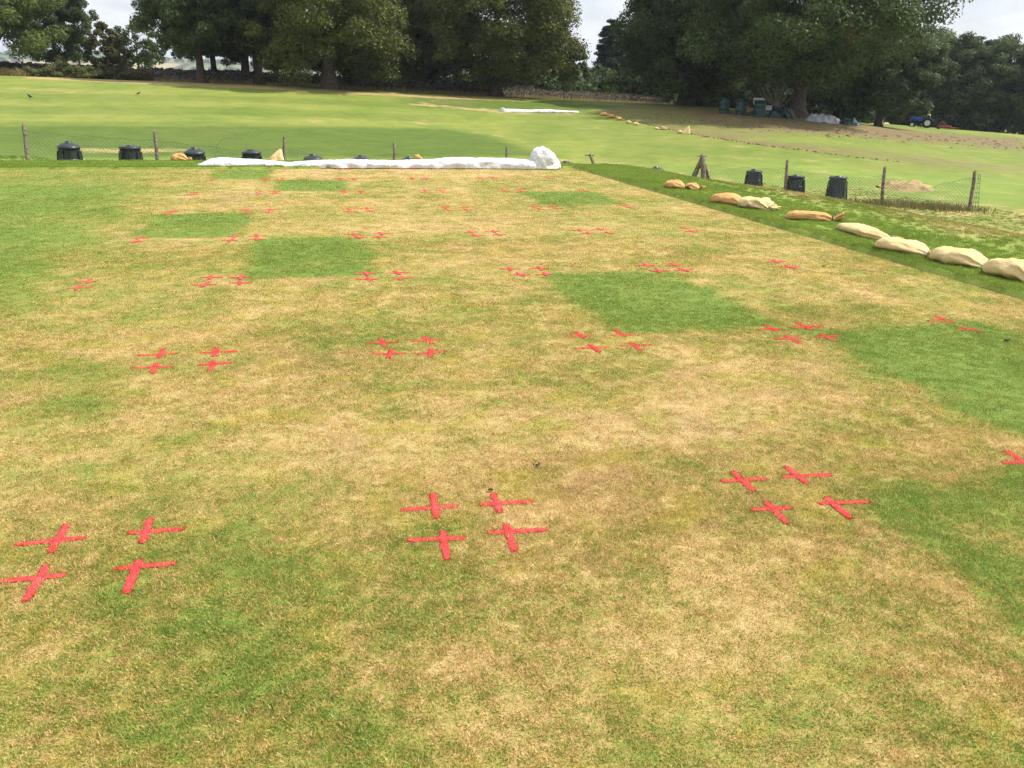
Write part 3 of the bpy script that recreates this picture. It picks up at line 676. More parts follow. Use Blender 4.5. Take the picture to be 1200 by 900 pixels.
tree('dark_b', 'broadleaf_tree', 'dark bushy tree filling the gap between the two great beeches', 508, 89, 2.9, 1.02)
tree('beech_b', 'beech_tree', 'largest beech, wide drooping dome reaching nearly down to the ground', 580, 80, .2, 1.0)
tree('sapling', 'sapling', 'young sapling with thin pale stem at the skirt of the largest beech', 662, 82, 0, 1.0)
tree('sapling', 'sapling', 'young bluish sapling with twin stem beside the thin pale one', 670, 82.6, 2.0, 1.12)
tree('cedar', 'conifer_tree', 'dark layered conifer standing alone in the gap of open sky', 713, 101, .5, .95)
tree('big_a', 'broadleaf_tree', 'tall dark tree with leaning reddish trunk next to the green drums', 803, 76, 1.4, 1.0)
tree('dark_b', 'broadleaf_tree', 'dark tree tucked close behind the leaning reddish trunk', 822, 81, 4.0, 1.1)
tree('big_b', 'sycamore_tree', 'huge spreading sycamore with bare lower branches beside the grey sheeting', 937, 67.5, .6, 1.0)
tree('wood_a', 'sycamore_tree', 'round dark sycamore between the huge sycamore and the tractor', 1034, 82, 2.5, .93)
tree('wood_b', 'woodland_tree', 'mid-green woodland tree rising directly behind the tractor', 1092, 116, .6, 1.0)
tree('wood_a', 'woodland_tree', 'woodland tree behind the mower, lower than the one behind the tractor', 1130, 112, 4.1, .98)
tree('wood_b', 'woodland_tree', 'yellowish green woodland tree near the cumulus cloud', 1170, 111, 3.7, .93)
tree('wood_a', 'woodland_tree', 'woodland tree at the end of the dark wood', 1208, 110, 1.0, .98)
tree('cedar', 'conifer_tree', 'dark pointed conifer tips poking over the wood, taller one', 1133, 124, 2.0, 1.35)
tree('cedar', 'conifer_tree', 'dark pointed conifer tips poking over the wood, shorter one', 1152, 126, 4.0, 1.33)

for q, (u_, d_, k_, s_, lab) in enumerate([(752,104,'dark_b',1.0,'dark woodland tree deep in shade beside the layered conifer'),(860,98,'dark_b',1.1,'dark woodland tree deep in shade behind the green drums'),(905,104,'dark_b',1.15,'dark woodland tree deep in shade behind the bare branches'),
        (985,96,'dark_b',1.05,'dark woodland tree deep in shade behind the grey sheeting'),(1060,118,'dark_b',1.1,'dark woodland tree in shade behind the round dark sycamore'),(632,98,'dark_b',.85,'dark tree in shade behind the skirt of the largest beech'),(1248,110,'wood_b',.92,'outermost woodland tree past the end of the dark wood')]):
    tree(k_, 'woodland_tree', lab, u_, d_, q*1.9, s_)
# undergrowth and hanging wood behind the right-hand trees: one mass
rgu = np.random.default_rng(99); cl = []
for u in np.arange(470, 1290, 5.0):
    for _ in range(2 if u < 560 else 5):
        d = rgu.uniform(92, 112) if u > 560 else rgu.uniform(90, 96)
        if u > 1040: d += 16
        p = at_depth(u+rgu.uniform(-5, 5), 110, d); hmax = 1.6 if u < 560 else 2.6 if u < 690 else 3.4 if u < 745 else 6.0
        cl.append((np.array([p[0], p[1], on(p[0], p[1])+rgu.uniform(.2, hmax)]), rgu.uniform(.9, 1.7), 150, float(np.clip(.35+.2*rgu.normal(), .05, .9))))
o = link(bpy.data.objects.new('undergrowth', leaf_mesh('undergrowth', cl, .22, LEAF['dark'], 5, 'round'))); o['kind'] = 'stuff'; tag(o, 'dark tangled undergrowth filling the wood behind the trees', 'undergrowth')

def bush(name, label, u, depth, R, H, mat, seed, leaf=.085, n=26, nl=130, group='bushes along the wall', dark_low=False):
    rg = np.random.default_rng(seed); p = at_depth(u, 100, depth); cl = []; twigs = MB()
    for _ in range(n):
        a = rg.uniform(0, 2*PI); r = R*math.sqrt(rg.random()); h = rg.uniform(.12, 1)*H*(1-.6*(r/R)**2); c = np.array([r*math.cos(a), r*math.sin(a), max(h, .1)])
        cl.append((c, rg.uniform(.22, .4)*min(R, 1.2), nl, float(np.clip(.5+.22*rg.normal(), .05, .95))))
        twigs.tube([(c[0]*.2, c[1]*.2, -.05), (c[0]*.6, c[1]*.6, c[2]*.6), tuple(c)], [.022, .015, .006], 5, cap=False)
    o = empty(name, (p[0], p[1], on(p[0], p[1])), 0, label, 'bush', group)
    twigs.build('stem', M_BARK, o); link(bpy.data.objects.new('foliage', leaf_mesh('foliage', cl, leaf, LEAF[mat], seed, 'round')), o)
bush('bramble_bush', 'pale leafy bramble bush against the wall next to the dry straw tuft', 44, 74.5, 1.5, 1.15, 'bramble', 201)
bush('bramble_bush', 'widest bramble bush against the wall under the dark tree', 72, 75, 1.7, 1.25, 'bramble', 202, n=34)
bush('bramble_bush', 'bramble bush against the wall below the slim airy tree', 101, 75.5, 1.6, 1.1, 'bramble', 203)
bush('bramble_bush', 'bramble bush at the foot of the brownish thorn bush', 128, 76, 1.5, .95, 'thorn', 204)
bush('bramble_bush', 'low dark bramble bush beside the thorn bush, below the small open tree', 155, 76.5, 1.6, .75, 'thorn', 205)
bush('scrub_bush', 'sunlit light green scrub behind the wall under the largest beech', 545, 90, 1.8, 2.4, 'bright', 206, n=30)
bush('scrub_bush', 'low green scrub behind the wall between the paired dark trunks and beech', 452, 86, 1.5, 1.6, 'dark', 207)
bush('scrub_bush', 'green scrub at the foot of the dark layered conifer', 700, 93, 2.2, 2.2, 'bright', 208, n=30)
bush('scrub_bush', 'ivy scrub wrapped round the base of the leaning reddish trunk', 815, 75, 1.2, 1.4, 'dark', 209)
# a few rust coloured leaves in the huge sycamore
p0 = at_depth(990, 30, 63); rgr = np.random.default_rng(4)
big = [o for o in bpy.data.objects if o.get('label', '').startswith('huge spreading')][0]
cl = [(np.array(at_depth(u, v, 60.3))-np.array(big.location), .34, 90, .5) for u, v in [(993,27),(997,32),(989,30),(996,42),(999,47)]]
o = link(bpy.data.objects.new('rusty_leaves', leaf_mesh('rusty_leaves', cl, .10, LEAF['rust'], 8, 'round'))); o.parent = big; o.matrix_parent_inverse = Matrix.Rotation(-.6, 4, 'Z')
# bare shoots at the foot of the huge sycamore
mb = MB(); rgb_ = np.random.default_rng(14)
bs = np.array(at_depth(911, 126, 66.5)); bl = np.array(big.location)
for u, v in [(893,104),(897,99),(905,97),(912,98),(920,97),(926,103),(900,112),(930,113),(888,108)]:
    e = np.array(at_depth(u, v, 66.5)); m_ = (bs*.5+e*.5)+rgb_.normal(size=3)*.1-np.array([0, 0, .12]); mb.tube([bs-bl, m_-bl, e-bl], [.05, .032, .01], 6, cap=False)
    for _ in range(2): mb.tube([m_-bl, (m_+e)/2-bl+rgb_.normal(size=3)*.1, e-bl+rgb_.normal(size=3)*.35], [.03, .02, .006], 4, cap=False)
mb.tube([bs-bl+np.array([.2, .2, -.9]), bs-bl], [.13, .09], 8)
o = mb.build('bare_branch', M_POST, big); o.matrix_parent_inverse = Matrix.Rotation(-.6, 4, 'Z')

# ------------------------------------------------------------------ dry stone wall
M_STONE, _N, _K, _b = new_mat('dry_stone'); _t = NT(M_STONE.node_tree); _g = _N.new('ShaderNodeTexCoord')
_mp = _N.new('ShaderNodeMapping'); _mp.inputs['Scale'].default_value = (3.2, 3.2, 7.5); _K.new(_g.outputs['Object'], _mp.inputs[0])
_v = _N.new('ShaderNodeTexVoronoi'); _v.feature = 'DISTANCE_TO_EDGE'; _v.inputs['Scale'].default_value = 1; _K.new(_mp.outputs[0], _v.inputs['Vector'])
_v2 = _N.new('ShaderNodeTexVoronoi'); _v2.inputs['Scale'].default_value = 1; _K.new(_mp.outputs[0], _v2.inputs['Vector'])
_s = _N.new('ShaderNodeSeparateColor'); _K.new(_v2.outputs['Color'], _s.inputs[0])
_c1 = _t.ramp(_s.outputs[0], [(0, (.105, .085, .066)), (.5, (.165, .135, .105)), (1, (.23, .20, .165))])
_c1 = _t.mix(_t.step(_t.noise(_g.outputs['Object'], 1.2, 4), .5, .7, 0, .6), _c1, (.085, .09, .04))
_K.new(_t.mix(_t.step(_v.outputs['Distance'], .02, .10), (.025, .02, .017), _c1), _b.inputs['Base Color']); _b.inputs['Roughness'].default_value = .95
_bp = _N.new('ShaderNodeBump'); _bp.inputs['Distance'].default_value = .08; _K.new(_t.step(_v.outputs['Distance'], 0, .15), _bp.inputs['Height']); _K.new(_bp.outputs['Normal'], _b.inputs['Normal'])
wp = [at_depth(u, 100, d)[:2] for u, d in [(-160,75),(-60,76),(40,77),(150,78),(300,78.5),(450,80),(600,86),(700,90),(790,92)]]
wp = np.array(wp); seg = np.r_[0, np.cumsum(np.hypot(*np.diff(wp, axis=0).T))]; Ls = np.arange(0, seg[-1], .22)
wx = np.interp(Ls, seg, wp[:, 0]); wy = np.interp(Ls, seg, wp[:, 1])
mb = MB(); V = []; F = []; cop = MB(); rgw = random.Random(3)
for i, (x, y) in enumerate(zip(wx, wy)):
    z = on(x, y); j = min(i+1, len(wx)-1); k = max(i-1, 0); d = Vector((wx[j]-wx[k], wy[j]-wy[k], 0)).normalized(); n = Vector((-d.y, d.x, 0))
    h = 1.02+.12*nz((x*.25, y*.25, 0))+rgw.uniform(-.03, .03)
    if wx[i] > 24: h *= .75
    for q, (o_, hh) in enumerate([(-.33, -.2), (-.30, .35), (-.25, .7), (-.2, h), (.2, h), (.25, .7), (.33, -.2)]):
        pt = Vector((x, y, z))+n*(o_+rgw.uniform(-.03, .03)); pt.z = z+hh; V.append(pt)
    if i:
        for q in range(6): F.append(((i-1)*7+q, i*7+q, i*7+q+1, (i-1)*7+q+1))
    R3 = Matrix.Rotation(math.atan2(d.y, d.x)+rgw.uniform(-.1, .1), 3, 'Z') @ Matrix.Rotation(rgw.uniform(-.25, .25), 3, 'Y')
    hc_ = rgw.uniform(.12, .26); cop.box((x, y, z+h+hc_*.42), (rgw.uniform(.12, .21), rgw.uniform(.36, .48), hc_), rot=R3, taper=(rgw.uniform(.6, .95), rgw.uniform(.7, .95)))
wall = empty('dry_stone_wall', (0, 0, 0), 0, 'long low dry stone wall running along the trees behind the field', 'wall')
mesh_obj('wall_face', V, F, M_STONE, wall); co_ = cop.build('coping_stones', M_STONE, wall); co_['kind'] = 'stuff'

# ------------------------------------------------------------------ distant hills
M_HILL, _N, _K, _b = new_mat('hill_fields'); _t = NT(M_HILL.node_tree); _P = _t.pos()
_w = _N.new('ShaderNodeMapping'); _w.inputs['Scale'].default_value = (1/230, 1/150, 0); _K.new(_P, _w.inputs[0])
_v = _N.new('ShaderNodeTexVoronoi'); _v.inputs['Scale'].default_value = 1; _K.new(_w.outputs[0], _v.inputs['Vector']); _s = _N.new('ShaderNodeSeparateColor'); _K.new(_v.outputs['Color'], _s.inputs[0])
_c = _t.ramp(_s.outputs[0], [(0, (.09, .14, .04)), (.3, (.17, .19, .06)), (.5, (.34, .27, .12)), (.75, (.40, .32, .16)), (1, (.13, .17, .05))])
_e = _N.new('ShaderNodeTexVoronoi'); _e.feature = 'DISTANCE_TO_EDGE'; _e.inputs['Scale'].default_value = 1; _K.new(_w.outputs[0], _e.inputs['Vector'])
_K.new(_t.mix(_t.step(_e.outputs['Distance'], .02, .05), (.03, .045, .02), _c), _b.inputs['Base Color']); _b.inputs['Roughness'].default_value = 1
V = []; F = []; na_, nr = 90, 40
def hill_z(a, r):
    rise = float(sm((r-520)/1700)); x, y = r*math.sin(a), r*math.cos(a)
    return -27+rise*(88+16*nz((x/600, y/600, 2)))+6*nz((x/160, y/160, 0))*float(sm((r-520)/300)) - float(sm((r-2300)/700))*30
for i in range(nr+1):
    r = 480+2700*(i/nr)
    for j in range(na_+1):
        a = math.radians(-75+170*j/na_); V.append((r*math.sin(a), r*math.cos(a), hill_z(a, r)))
for i in range(nr):
    for j in range(na_): F.append((i*(na_+1)+j, i*(na_+1)+j+1, (i+1)*(na_+1)+j+1, (i+1)*(na_+1)+j))
hills = mesh_obj('hills', V, F, M_HILL, None, True); hills['kind'] = 'structure'
rgh = np.random.default_rng(77); cl = []
for b_ in range(46):
    a = math.radians(rgh.uniform(-28, 25)); r = rgh.uniform(640, 2200); ln = rgh.uniform(60, 320)
    for q in np.arange(0, ln, 9):
        x, y = r*math.sin(a)+q+rgh.normal()*5, r*math.cos(a)+rgh.normal()*10; rr = math.hypot(x, y); aa = math.atan2(x, y)
        cl.append((np.array([x, y, hill_z(aa, rr)+3.5]), rgh.uniform(4, 8), 26, float(rgh.uniform(.2, .6))))
o = link(bpy.data.objects.new('distant_woods', leaf_mesh('distant_woods', cl, 2.6, LEAF['dark'], 6, 'round'))); o['kind'] = 'stuff'; tag(o, 'hazy blue-green woods and hedges across the far valley side', 'woods')

# ------------------------------------------------------------------ compost bins
def bin_proto(variant):
    """body, lid, hatch: returns list of (name, mesh-builder, material, smooth, sub)"""
    n = 16; body = MB()
    prof = [(.345, 0), (.35, .03), (.338, .06), (.33, .24), (.318, .255), (.312, .27), (.305, .46), (.293, .475), (.288, .49), (.275, .68), (.285, .69), (.29, .72), (.262, .73), (.255, .745)]
    body.lathe(prof, n)
    for k in range(8):                          # moulded ribs
        a = 2*PI*(k+.5)/8; body.box((.325*math.cos(a), .325*math.sin(a), .36), (.03, .05, .62), rot=Matrix.Rotation(a, 3, 'Z') @ Matrix.Rotation(-.098, 3, 'Y'))
    lid = MB()
    if variant == 0: lid.lathe([(.30, .742), (.305, .775), (.27, .80), (.20, .85), (.09, .88), (.085, .915), (.0, .925)], n, cap=False)
    elif variant == 1: lid.lathe([(.30, .742), (.30, .785), (.27, .797), (.10, .800), (.10, .822), (.0, .825)], n, cap=False)
    else: lid.lathe([(.295, .742), (.30, .78), (.26, .80), (.13, .815), (.12, .85), (.0, .855)], n, cap=False)
    hatch = MB(); hatch.box((0, -.342, .15), (.26, .03, .2), taper=(.92, 1))
    return body, lid, hatch
BLAB = ['dark compost bin with pointed domed lid between the two leaning end posts', 'dark compost bin with flat top and stained side beside the slanting short post',
        'dark domed compost bin behind the crumpled orange bag', 'dark compost bin above the white sheet next to the upright yellow bag', 'dark compost bin lid showing over the white sheet near the upright yellow bag',
        'dark compost bin lid peeping over the middle of the white sheet', 'dark compost bin lid behind the sheet beside the small orange bag',
        'dark bin lid in the grass touching the bunched end of the white sheet', 'dark bin lid in the grass beside the leaning short post', 'dark bin lid lying low between the leaning short post and braced post',
        'dark ribbed compost bin between the braced post and the next upright post', 'dark compost bin standing right against a tilted fence post', 'dark ribbed compost bin rising from weeds past the tilted post']
bvar = [0, 1, 0, 2, 0, 0, 0, 2, 1, 0, 2, 1, 1]; bcache = {}
for i, (u, v, d) in enumerate(BINS):
    p = at_depth(u, v, d); vr = bvar[i]
    o = empty('compost_bin', (p[0], p[1], on(p[0], p[1])-.02), i*1.3, BLAB[i], 'compost bin', 'compost bins behind the fence')
    if vr not in bcache:
        b_, l_, h_ = bin_proto(vr); bcache[vr] = []
        for nm, mb, mt, smo in (('body', b_, M_BIN, False), ('lid', l_, M_LID, True), ('hatch', h_, M_LID, False)):
            q = mb.build(nm, mt, o, smo); bcache[vr].append(q)
    else:
        for q in bcache[vr]:
            c = q.copy(); COL.objects.link(c); c.parent = o
    hgt = {0: .925, 1: .825, 2: .855}[vr]; k = (p[2]-o.location.z)/hgt; o.scale = (1.0, 1.0, k); o.rotation_euler = (.035*math.sin(i*2.3), .04*math.cos(i*1.7), i*1.3)

# ------------------------------------------------------------------ wire fence
fence = empty('wire_fence', (0, 0, 0), 0, 'sagging wire netting fence on weathered timber posts behind the plot', 'fence')
rgf = random.Random(8); tops = []
lean_px = {0: (4.5, 190), 1: (3, 190), 2: (0, 186), 3: (0, 186), 4: (0, 183), 5: (4, 194), 6: (1, 205), 7: (-2, 219), 8: (-3, 238), 9: (-5, 242)}
for i, (u, v, d) in enumerate(POSTS):
    t_ = at_depth(u, v, d); ln = lean_px[i]; b_ = at_depth(u+ln[0]*1.35, v+(ln[1]-v)*1.0, d); zb = on(b_[0], b_[1])
    dirv = (b_-t_)/max(t_[2]-b_[2], .2); base = t_+dirv*(t_[2]-zb+.25)
    tops.append((t_, t_+dirv*(t_[2]-zb)))
    r = .055 if i != 6 else .10; pts = [base+(t_-base)*k for k in (0, .25, .5, .75, .96, 1.0)]
    pts = [q+np.array([rgf.uniform(-.008, .008), rgf.uniform(-.008, .008), 0]) for q in pts]
    o = MB().tube(pts, [r*1.05, r, r*.97, r*.95, r*.9, r*.55], 9).build('post', M_POST, fence, True)
    if i in (5, 6):
        cross_ = MB(); c = t_+np.array([0, 0, -.06]); rt = np.array([math.cos(YAW), -math.sin(YAW), 0])
        cross_.tube([c-rt*.17, c+rt*.17], .02, 6).build('crosspiece', M_POST, o)
    if i == 6:
        for s_ in (-1, 1):
            rt = np.array([math.cos(YAW), -math.sin(YAW), 0]); f_ = t_-np.array([0, 0, .12]); g_ = t_+rt*s_*.50; g_ = np.array([g_[0], g_[1], on(g_[0], g_[1])-.05])
            MB().tube([f_, (f_+g_)/2, g_], [.07, .10, .13], 7).build('brace', M_POST, o)
def netting(i, top_a, top_b, sag, bottom):
    (ta, ba), (tb, bb) = tops[i], tops[i+1]; W_ = np.linalg.norm(ba[:2]-bb[:2]); cell = .105
    def pt(s_, h):                              # s along, h 0 bottom .. 1 top
        a = ba+(ta-ba)*(bottom+(top_a-bottom)*h); b = bb+(tb-bb)*(bottom+(top_b-bottom)*h); q = a+(b-a)*s_
        g = on(q[0], q[1])
        q = q.copy(); w_ = sag*math.sin(PI*s_)*h*(1+.35*math.sin(s_*9+i*2))+.02*math.sin(s_*23+i); q[2] = max(q[2]-w_, g+.01)
        q[0] += .05*h*math.sin(s_*7+i)*sag; q[1] += .06*h*math.cos(s_*5+i)*sag; return q
    nu, nh = int(W_/cell), 8; mb = MB(); th = .0027
    def strip(P):
        V = []; F = []
        for k, p in enumerate(P):
            V += [(p[0], p[1], p[2]-th), (p[0]+th, p[1]-th, p[2]+th), (p[0]-th, p[1]+th, p[2]+th)]
            if k:
                b = (k-1)*3; F += [(b, b+1, b+4, b+3), (b+1, b+2, b+5, b+4), (b+2, b, b+3, b+5)]
        mb.add(V, F)
    for k in range(-nh, nu+1):
        for sgn in (1, -1):
            P = []
            for h in range(nh+1):
                s_ = (k+(h if sgn > 0 else nh-h))/nu
                if -1e-6 <= s_ <= 1+1e-6: P.append(pt(s_, h/nh))
            if len(P) > 1: strip(P)
    for h in (0, 1.0): strip([pt(s_, h) for s_ in np.linspace(0, 1, 24)])
    mb.build('netting', M_WIRE, fence)
for i, a, b, sg, bt in [(0,.86,.80,.06,.0),(1,.78,.72,.10,.0),(2,.72,.72,.22,.0),(3,.75,.70,.30,.0),(4,.62,.45,.18,.0),(5,.50,.60,.25,.0),(6,.80,.80,.12,.0),(7,.78,.75,.14,.0),(8,.7,.82,.22,.0)]:
    netting(i, a, b, sg, bt)
# loose roll of netting hanging on the end post
(t_, b_) = tops[9]; mb = MB()
for k in range(9):
    h = k/8; mb.tube([b_+(t_-b_)*h*.92+np.array([.05+.05*math.cos(q), .06*math.sin(q)-.02, 0])*(1.6-.9*h)+np.array([.07, -.05, 0]) for q in np.linspace(0, 5.6, 9)], .004, 3, cap=False)
for q in np.linspace(0, 5.6, 7): mb.tube([b_+(t_-b_)*h*.92+np.array([.05+.05*math.cos(q), .06*math.sin(q)-.02, 0])*(1.6-.9*h)+np.array([.07, -.05, 0]) for h in np.linspace(0, 1, 6)], .004, 3, cap=False)
mb.build('netting_roll', simple('green_netting', (.05, .12, .09), None, .6), fence)
# loose wire loop standing by the sheet
mb = MB(); lp = [at_depth(u, v, 26.5) for u, v in [(252,184),(254,172),(259,164),(266,162.3),(278,163),(287,162.5),(289,166),(288,172),(291,182)]]
mb.tube(lp, .007, 5).build('loose_wire', M_WIRE, fence)

# ------------------------------------------------------------------ sand bags
def mk_bag(name, c1, c2):
    m, N, K, b = new_mat(name); t = NT(m.node_tree); g = N.new('ShaderNodeTexCoord'); P = g.outputs['Object']
    col = t.ramp(t.m('ADD', t.m('MULTIPLY', t.noise(P, 5, 4, .6), .7), t.m('MULTIPLY', t.noise(P, 60, 3), .3)), [(.35, c2), (.62, c1)])
    K.new(col, b.inputs['Base Color']); b.inputs['Roughness'].default_value = .9; b.inputs['Specular IOR Level'].default_value = .1
    w1 = N.new('ShaderNodeTexWave'); w1.inputs['Scale'].default_value = 60; w1.bands_direction = 'X'; K.new(P, w1.inputs[0])
    w2 = N.new('ShaderNodeTexWave'); w2.inputs['Scale'].default_value = 60; w2.bands_direction = 'Z'; K.new(P, w2.inputs[0])
    bp = N.new('ShaderNodeBump'); bp.inputs['Strength'].default_value = .25; bp.inputs['Distance'].default_value = .004
    K.new(t.m('ADD', w1.outputs['Fac'], w2.outputs['Fac']), bp.inputs['Height'])
    mp_ = N.new('ShaderNodeMapping'); mp_.inputs['Scale'].default_value = (2.2, 11, 8); K.new(P, mp_.inputs[0])
    b2 = N.new('ShaderNodeBump'); b2.inputs['Strength'].default_value = .75; b2.inputs['Distance'].default_value = .05
    K.new(t.m('ABSOLUTE', t.m('SUBTRACT', t.noise(mp_.outputs[0], 1.0, 3, .55, dist=.6), .5)), b2.inputs['Height']); K.new(bp.outputs['Normal'], b2.inputs['Normal']); K.new(b2.outputs['Normal'], b.inputs['Normal'])
    return m
M_BAGY = mk_bag('sacking_yellow', (.78, .60, .31), (.60, .41, .17)); M_BAGO = mk_bag('sacking_orange', (.66, .39, .16), (.48, .235, .08))
M_TIE = simple('tie', (.55, .55, .5), None, .7); M_TIEB = simple('tie_black', (.03, .03, .03), None, .6)
def sandbag(pa, pb, W_, H_, mat, seed, label, fold=.5, tie=True, group='sandbags', neck=.86, tiemat=None, lift=0.0):
    """a filled sack lying from pa (closed bottom) to pb (gathered neck)"""
    pa, pb = np.array(pa, float), np.array(pb, float); L_ = np.linalg.norm(pb[:2]-pa[:2]); rz = math.atan2(pb[1]-pa[1], pb[0]-pa[0])
    o = empty('sandbag', pa, rz, label, 'sandbag', group)
    H_ *= .88; dzz = pb[2]-pa[2]; nu, nv = 44, 30; V = []; F = []
    def prof(t):
        if t < neck: s_ = t/neck; return (1-(1-min(s_/.28, 1))**2.2)**.55*(1-.80*max(0, (s_-.5)/.5)**2.0)
        return .20+(.42*((t-neck)/(1-neck))**.8)
    for i in range(nu+1):
        t = i/nu; w = W_*max(prof(t), .05); h = H_*max(prof(t), .07)**(.9 if t < neck else .7)
        if t > neck: h *= .75
        cz = h*.46+lift*max(0, t-neck)/(1-neck)
        for j in range(nv):
            q = 2*PI*j/nv; c_, s_ = math.cos(q), math.sin(q)
            gather = sm(np.array((t-.35)/.5)).item()
            f = 1+gather*fold*.17*math.sin(q*6+seed+1.5*math.sin(t*4+seed))*(1.5 if t > .4 else .6)+.06*fold*(1-abs(2*nz((t*3.5+seed, c_*2.4+t*2, s_*2.4))))+.07*math.sin(q*9+t*5+seed*2)*gather*fold+.10*nz((t*5+seed, c_*1.3, s_*1.3))+.05*nz((t*14+seed, c_*4, s_*4))
            y = w/2*np.sign(c_)*abs(c_)**.8*f; z = cz+h/2*np.sign(s_)*abs(s_)**.85*f
            z += .03*H_/.2*nz((t*3.5, y*5, seed+3))*min(1, 3*t)+.013*H_/.2*(1-abs(2*nz((t*6+seed, y*9, 2)))); y += .06*nz((t*2.2, seed, 7)); z *= 1-.18*math.sin(t*7+seed)*gather
            V.append((t*L_, y, max(z, -.01-.01*abs(c_))+dzz*t))
    for i in range(nu):
        for j in range(nv): F.append((i*nv+j, i*nv+(j+1) % nv, (i+1)*nv+(j+1) % nv, (i+1)*nv+j))
    F += [tuple(range(nv))[::-1], tuple(nu*nv+j for j in range(nv))]
    mesh_obj('sack', V, F, mat, o, True)
    if tie:
        k = int(neck*nu)*nv; c = np.mean([V[k+j] for j in range(nv)], axis=0); r = max(np.linalg.norm(np.array(V[k+j])-c) for j in range(nv))*.95
        ring = [(c[0]+.006*math.sin(3*q), c[1]+r*math.cos(q), max(c[2]+r*.8*math.sin(q), 0)) for q in np.linspace(0, 2*PI, 15)]
        m_ = MB().tube(ring, .008, 5, cap=False); m_.tube([ring[3], (c[0]+.02, c[1]+.05, c[2]+r+.02), (c[0]+.05, c[1]+.09, c[2]+r*.4)], [.007, .006, .004], 5)
        m_.build('tie', tiemat or M_TIE, o)
    return o
def gp(u, v): return hit(u, v)
NEAR = [((1163,319),(1226,337),.40,.20,M_BAGY,1,'yellow sandbag next along past the knotted white tie, end bag of the verge row',.7),
 ((1094,304),(1164,318),.40,.185,M_BAGY,2,'plump yellow sandbag with knotted neck and white tie on the verge',.9),
 ((1030,290),(1096,303),.38,.165,M_BAGY,3,'yellow sandbag overlapping the slimmer sandbag lying behind it',.7),
 ((984,268),(1050,287),.32,.13,M_BAGY,4,'slim pale yellow sandbag between the orange sack and the plump bags',.5),
 ((919,256),(988,260),.32,.145,M_BAGO,5,'orange sandbag with raised twisted neck and dark tie',1.1),
 ((836,237),(874,243),.36,.19,M_BAGO,6,'rounded orange sandbag pressed against a crumpled yellow bag',.4),
 ((868,242),(908,248),.40,.19,M_BAGY,7,'crumpled yellow sandbag pressed against the rounded orange one',1.5),
 ((779,220),(806,222),.36,.17,M_BAGO,8,'small pale orange sandbag at the sheet end of the verge row',.6),
 ((804,221),(823,223.5),.24,.13,M_BAGO,9,'flat crumpled orange sack beside the small pale orange sandbag',1.6)]
for a, b, w, h, m_, sd_, lab, fo in NEAR:
    sandbag(gp(*a), gp(*b), w, h, m_, sd_, lab, fo, group='sandbags along the verge', tiemat=M_TIEB if sd_ in (5, 6) else None, neck=.84 if sd_ == 5 else .88, lift=.05 if sd_ == 5 else .02)
def bag_at(u, v, wpx, hpx, mat, seed, lab, group, fold=1.2, ang=0.0, dep=None):
    if dep is None:
        c = gp(u, v)
    else:
        c = at_depth(u, v, dep)
    dpt = (c-CAM) @ RC[2]; L_ = wpx*dpt/FPX; H_ = hpx*dpt/FPX; a = -YAW+ang
    e = np.array([math.cos(a), math.sin(a), 0])*L_/2
    A_, B_ = c-e, c+e; A_[2] = on(A_[0], A_[1]); B_[2] = on(B_[0], B_[1])
    return sandbag(A_, B_, min(L_*.55, .45), H_, mat, seed, lab, fold, group=group)
bag_at(213,194.5,23,9,M_BAGO,21,'crumpled orange sandbag beside the pointed end of the white sheet','sandbags round the white sheet',1.8,dep=21.9)
for u_, v_, w_, h_, s_, lab in [(708,135.6,11,4.5,31,'orange sandbag heading the distant row near the far white sheet'),(717,138.2,11,4.5,32,'second sandbag of the distant row from the far white sheet'),(726,141,11,4.5,33,'third sandbag of the distant row from the far white sheet'),
    (738,144.8,8,3.5,34,'small orange sandbag past the distant row on the cut edge'),(746,146.8,9,4,35,'orange sandbag next past the small one on the cut edge'),(770,151.7,7,3,36,'flat pale sandbag lying between the distant row and the sandbag heap'),(778,152,8,4,37,'rounded pale sandbag nearest the sandbag heap')]:
    bag_at(u_, v_, w_, h_, M_BAGY if s_ > 33 else M_BAGO, s_, lab, 'distant sandbags on the cut edge', ang=.2 if s_ < 34 else 0)
bag_at(798,156.5,9,4,M_BAGY,41,'pale sandbag lying at the foot of the upright sack','distant sandbags on the cut edge')
def stood_bag(u, v, wpx, hpx, lab, group, seed, dep=None, tipdx=.3):
    c = gp(u, v) if dep is None else at_depth(u, v, dep); d = (c-CAM) @ RC[2]; w, h = wpx*d/FPX, hpx*d/FPX; V = []; F = []; n, k = 22, 14
    c[2] = on(c[0], c[1]); o = empty('sandbag', c, -YAW, lab, 'sandbag', group)
    for i in range(k+1):
        t = i/k; r = (1-t)**.85*.5+.03
        for j in range(n):
            q = 2*PI*j/n; f = 1+.16*math.sin(q*4+seed+t*2)+.12*nz((t*3+seed, math.cos(q), math.sin(q)))
            V.append((w*r*math.cos(q)*f+tipdx*w*t**1.3, .28*r*1.6*math.sin(q)*f, h*(t**.9)))
    for i in range(k):
        for j in range(n): F.append((i*n+j, i*n+(j+1) % n, (i+1)*n+(j+1) % n, (i+1)*n+j))
    F.append(tuple(k*n+j for j in range(n)))
    mesh_obj('sack', V, F, M_BAGY, o, True)
    MB().tube([(tipdx*w*.8, 0, h*.86), (tipdx*w*.9+.03, .02, h*.88), (tipdx*w*.8+.05, -.03, h*.8)], [.012, .01, .006], 5).build('tie', M_TIE, o)
stood_bag(324,194.0,19,13.5,'upright pointed yellow sack standing behind the white sheet','sandbags round the white sheet',3,dep=22.3,tipdx=.32)
bag_at(491,193,13,7.5,M_BAGO,22,'small rounded orange sandbag peeping over the white sheet','sandbags round the white sheet',.4,dep=22.9)
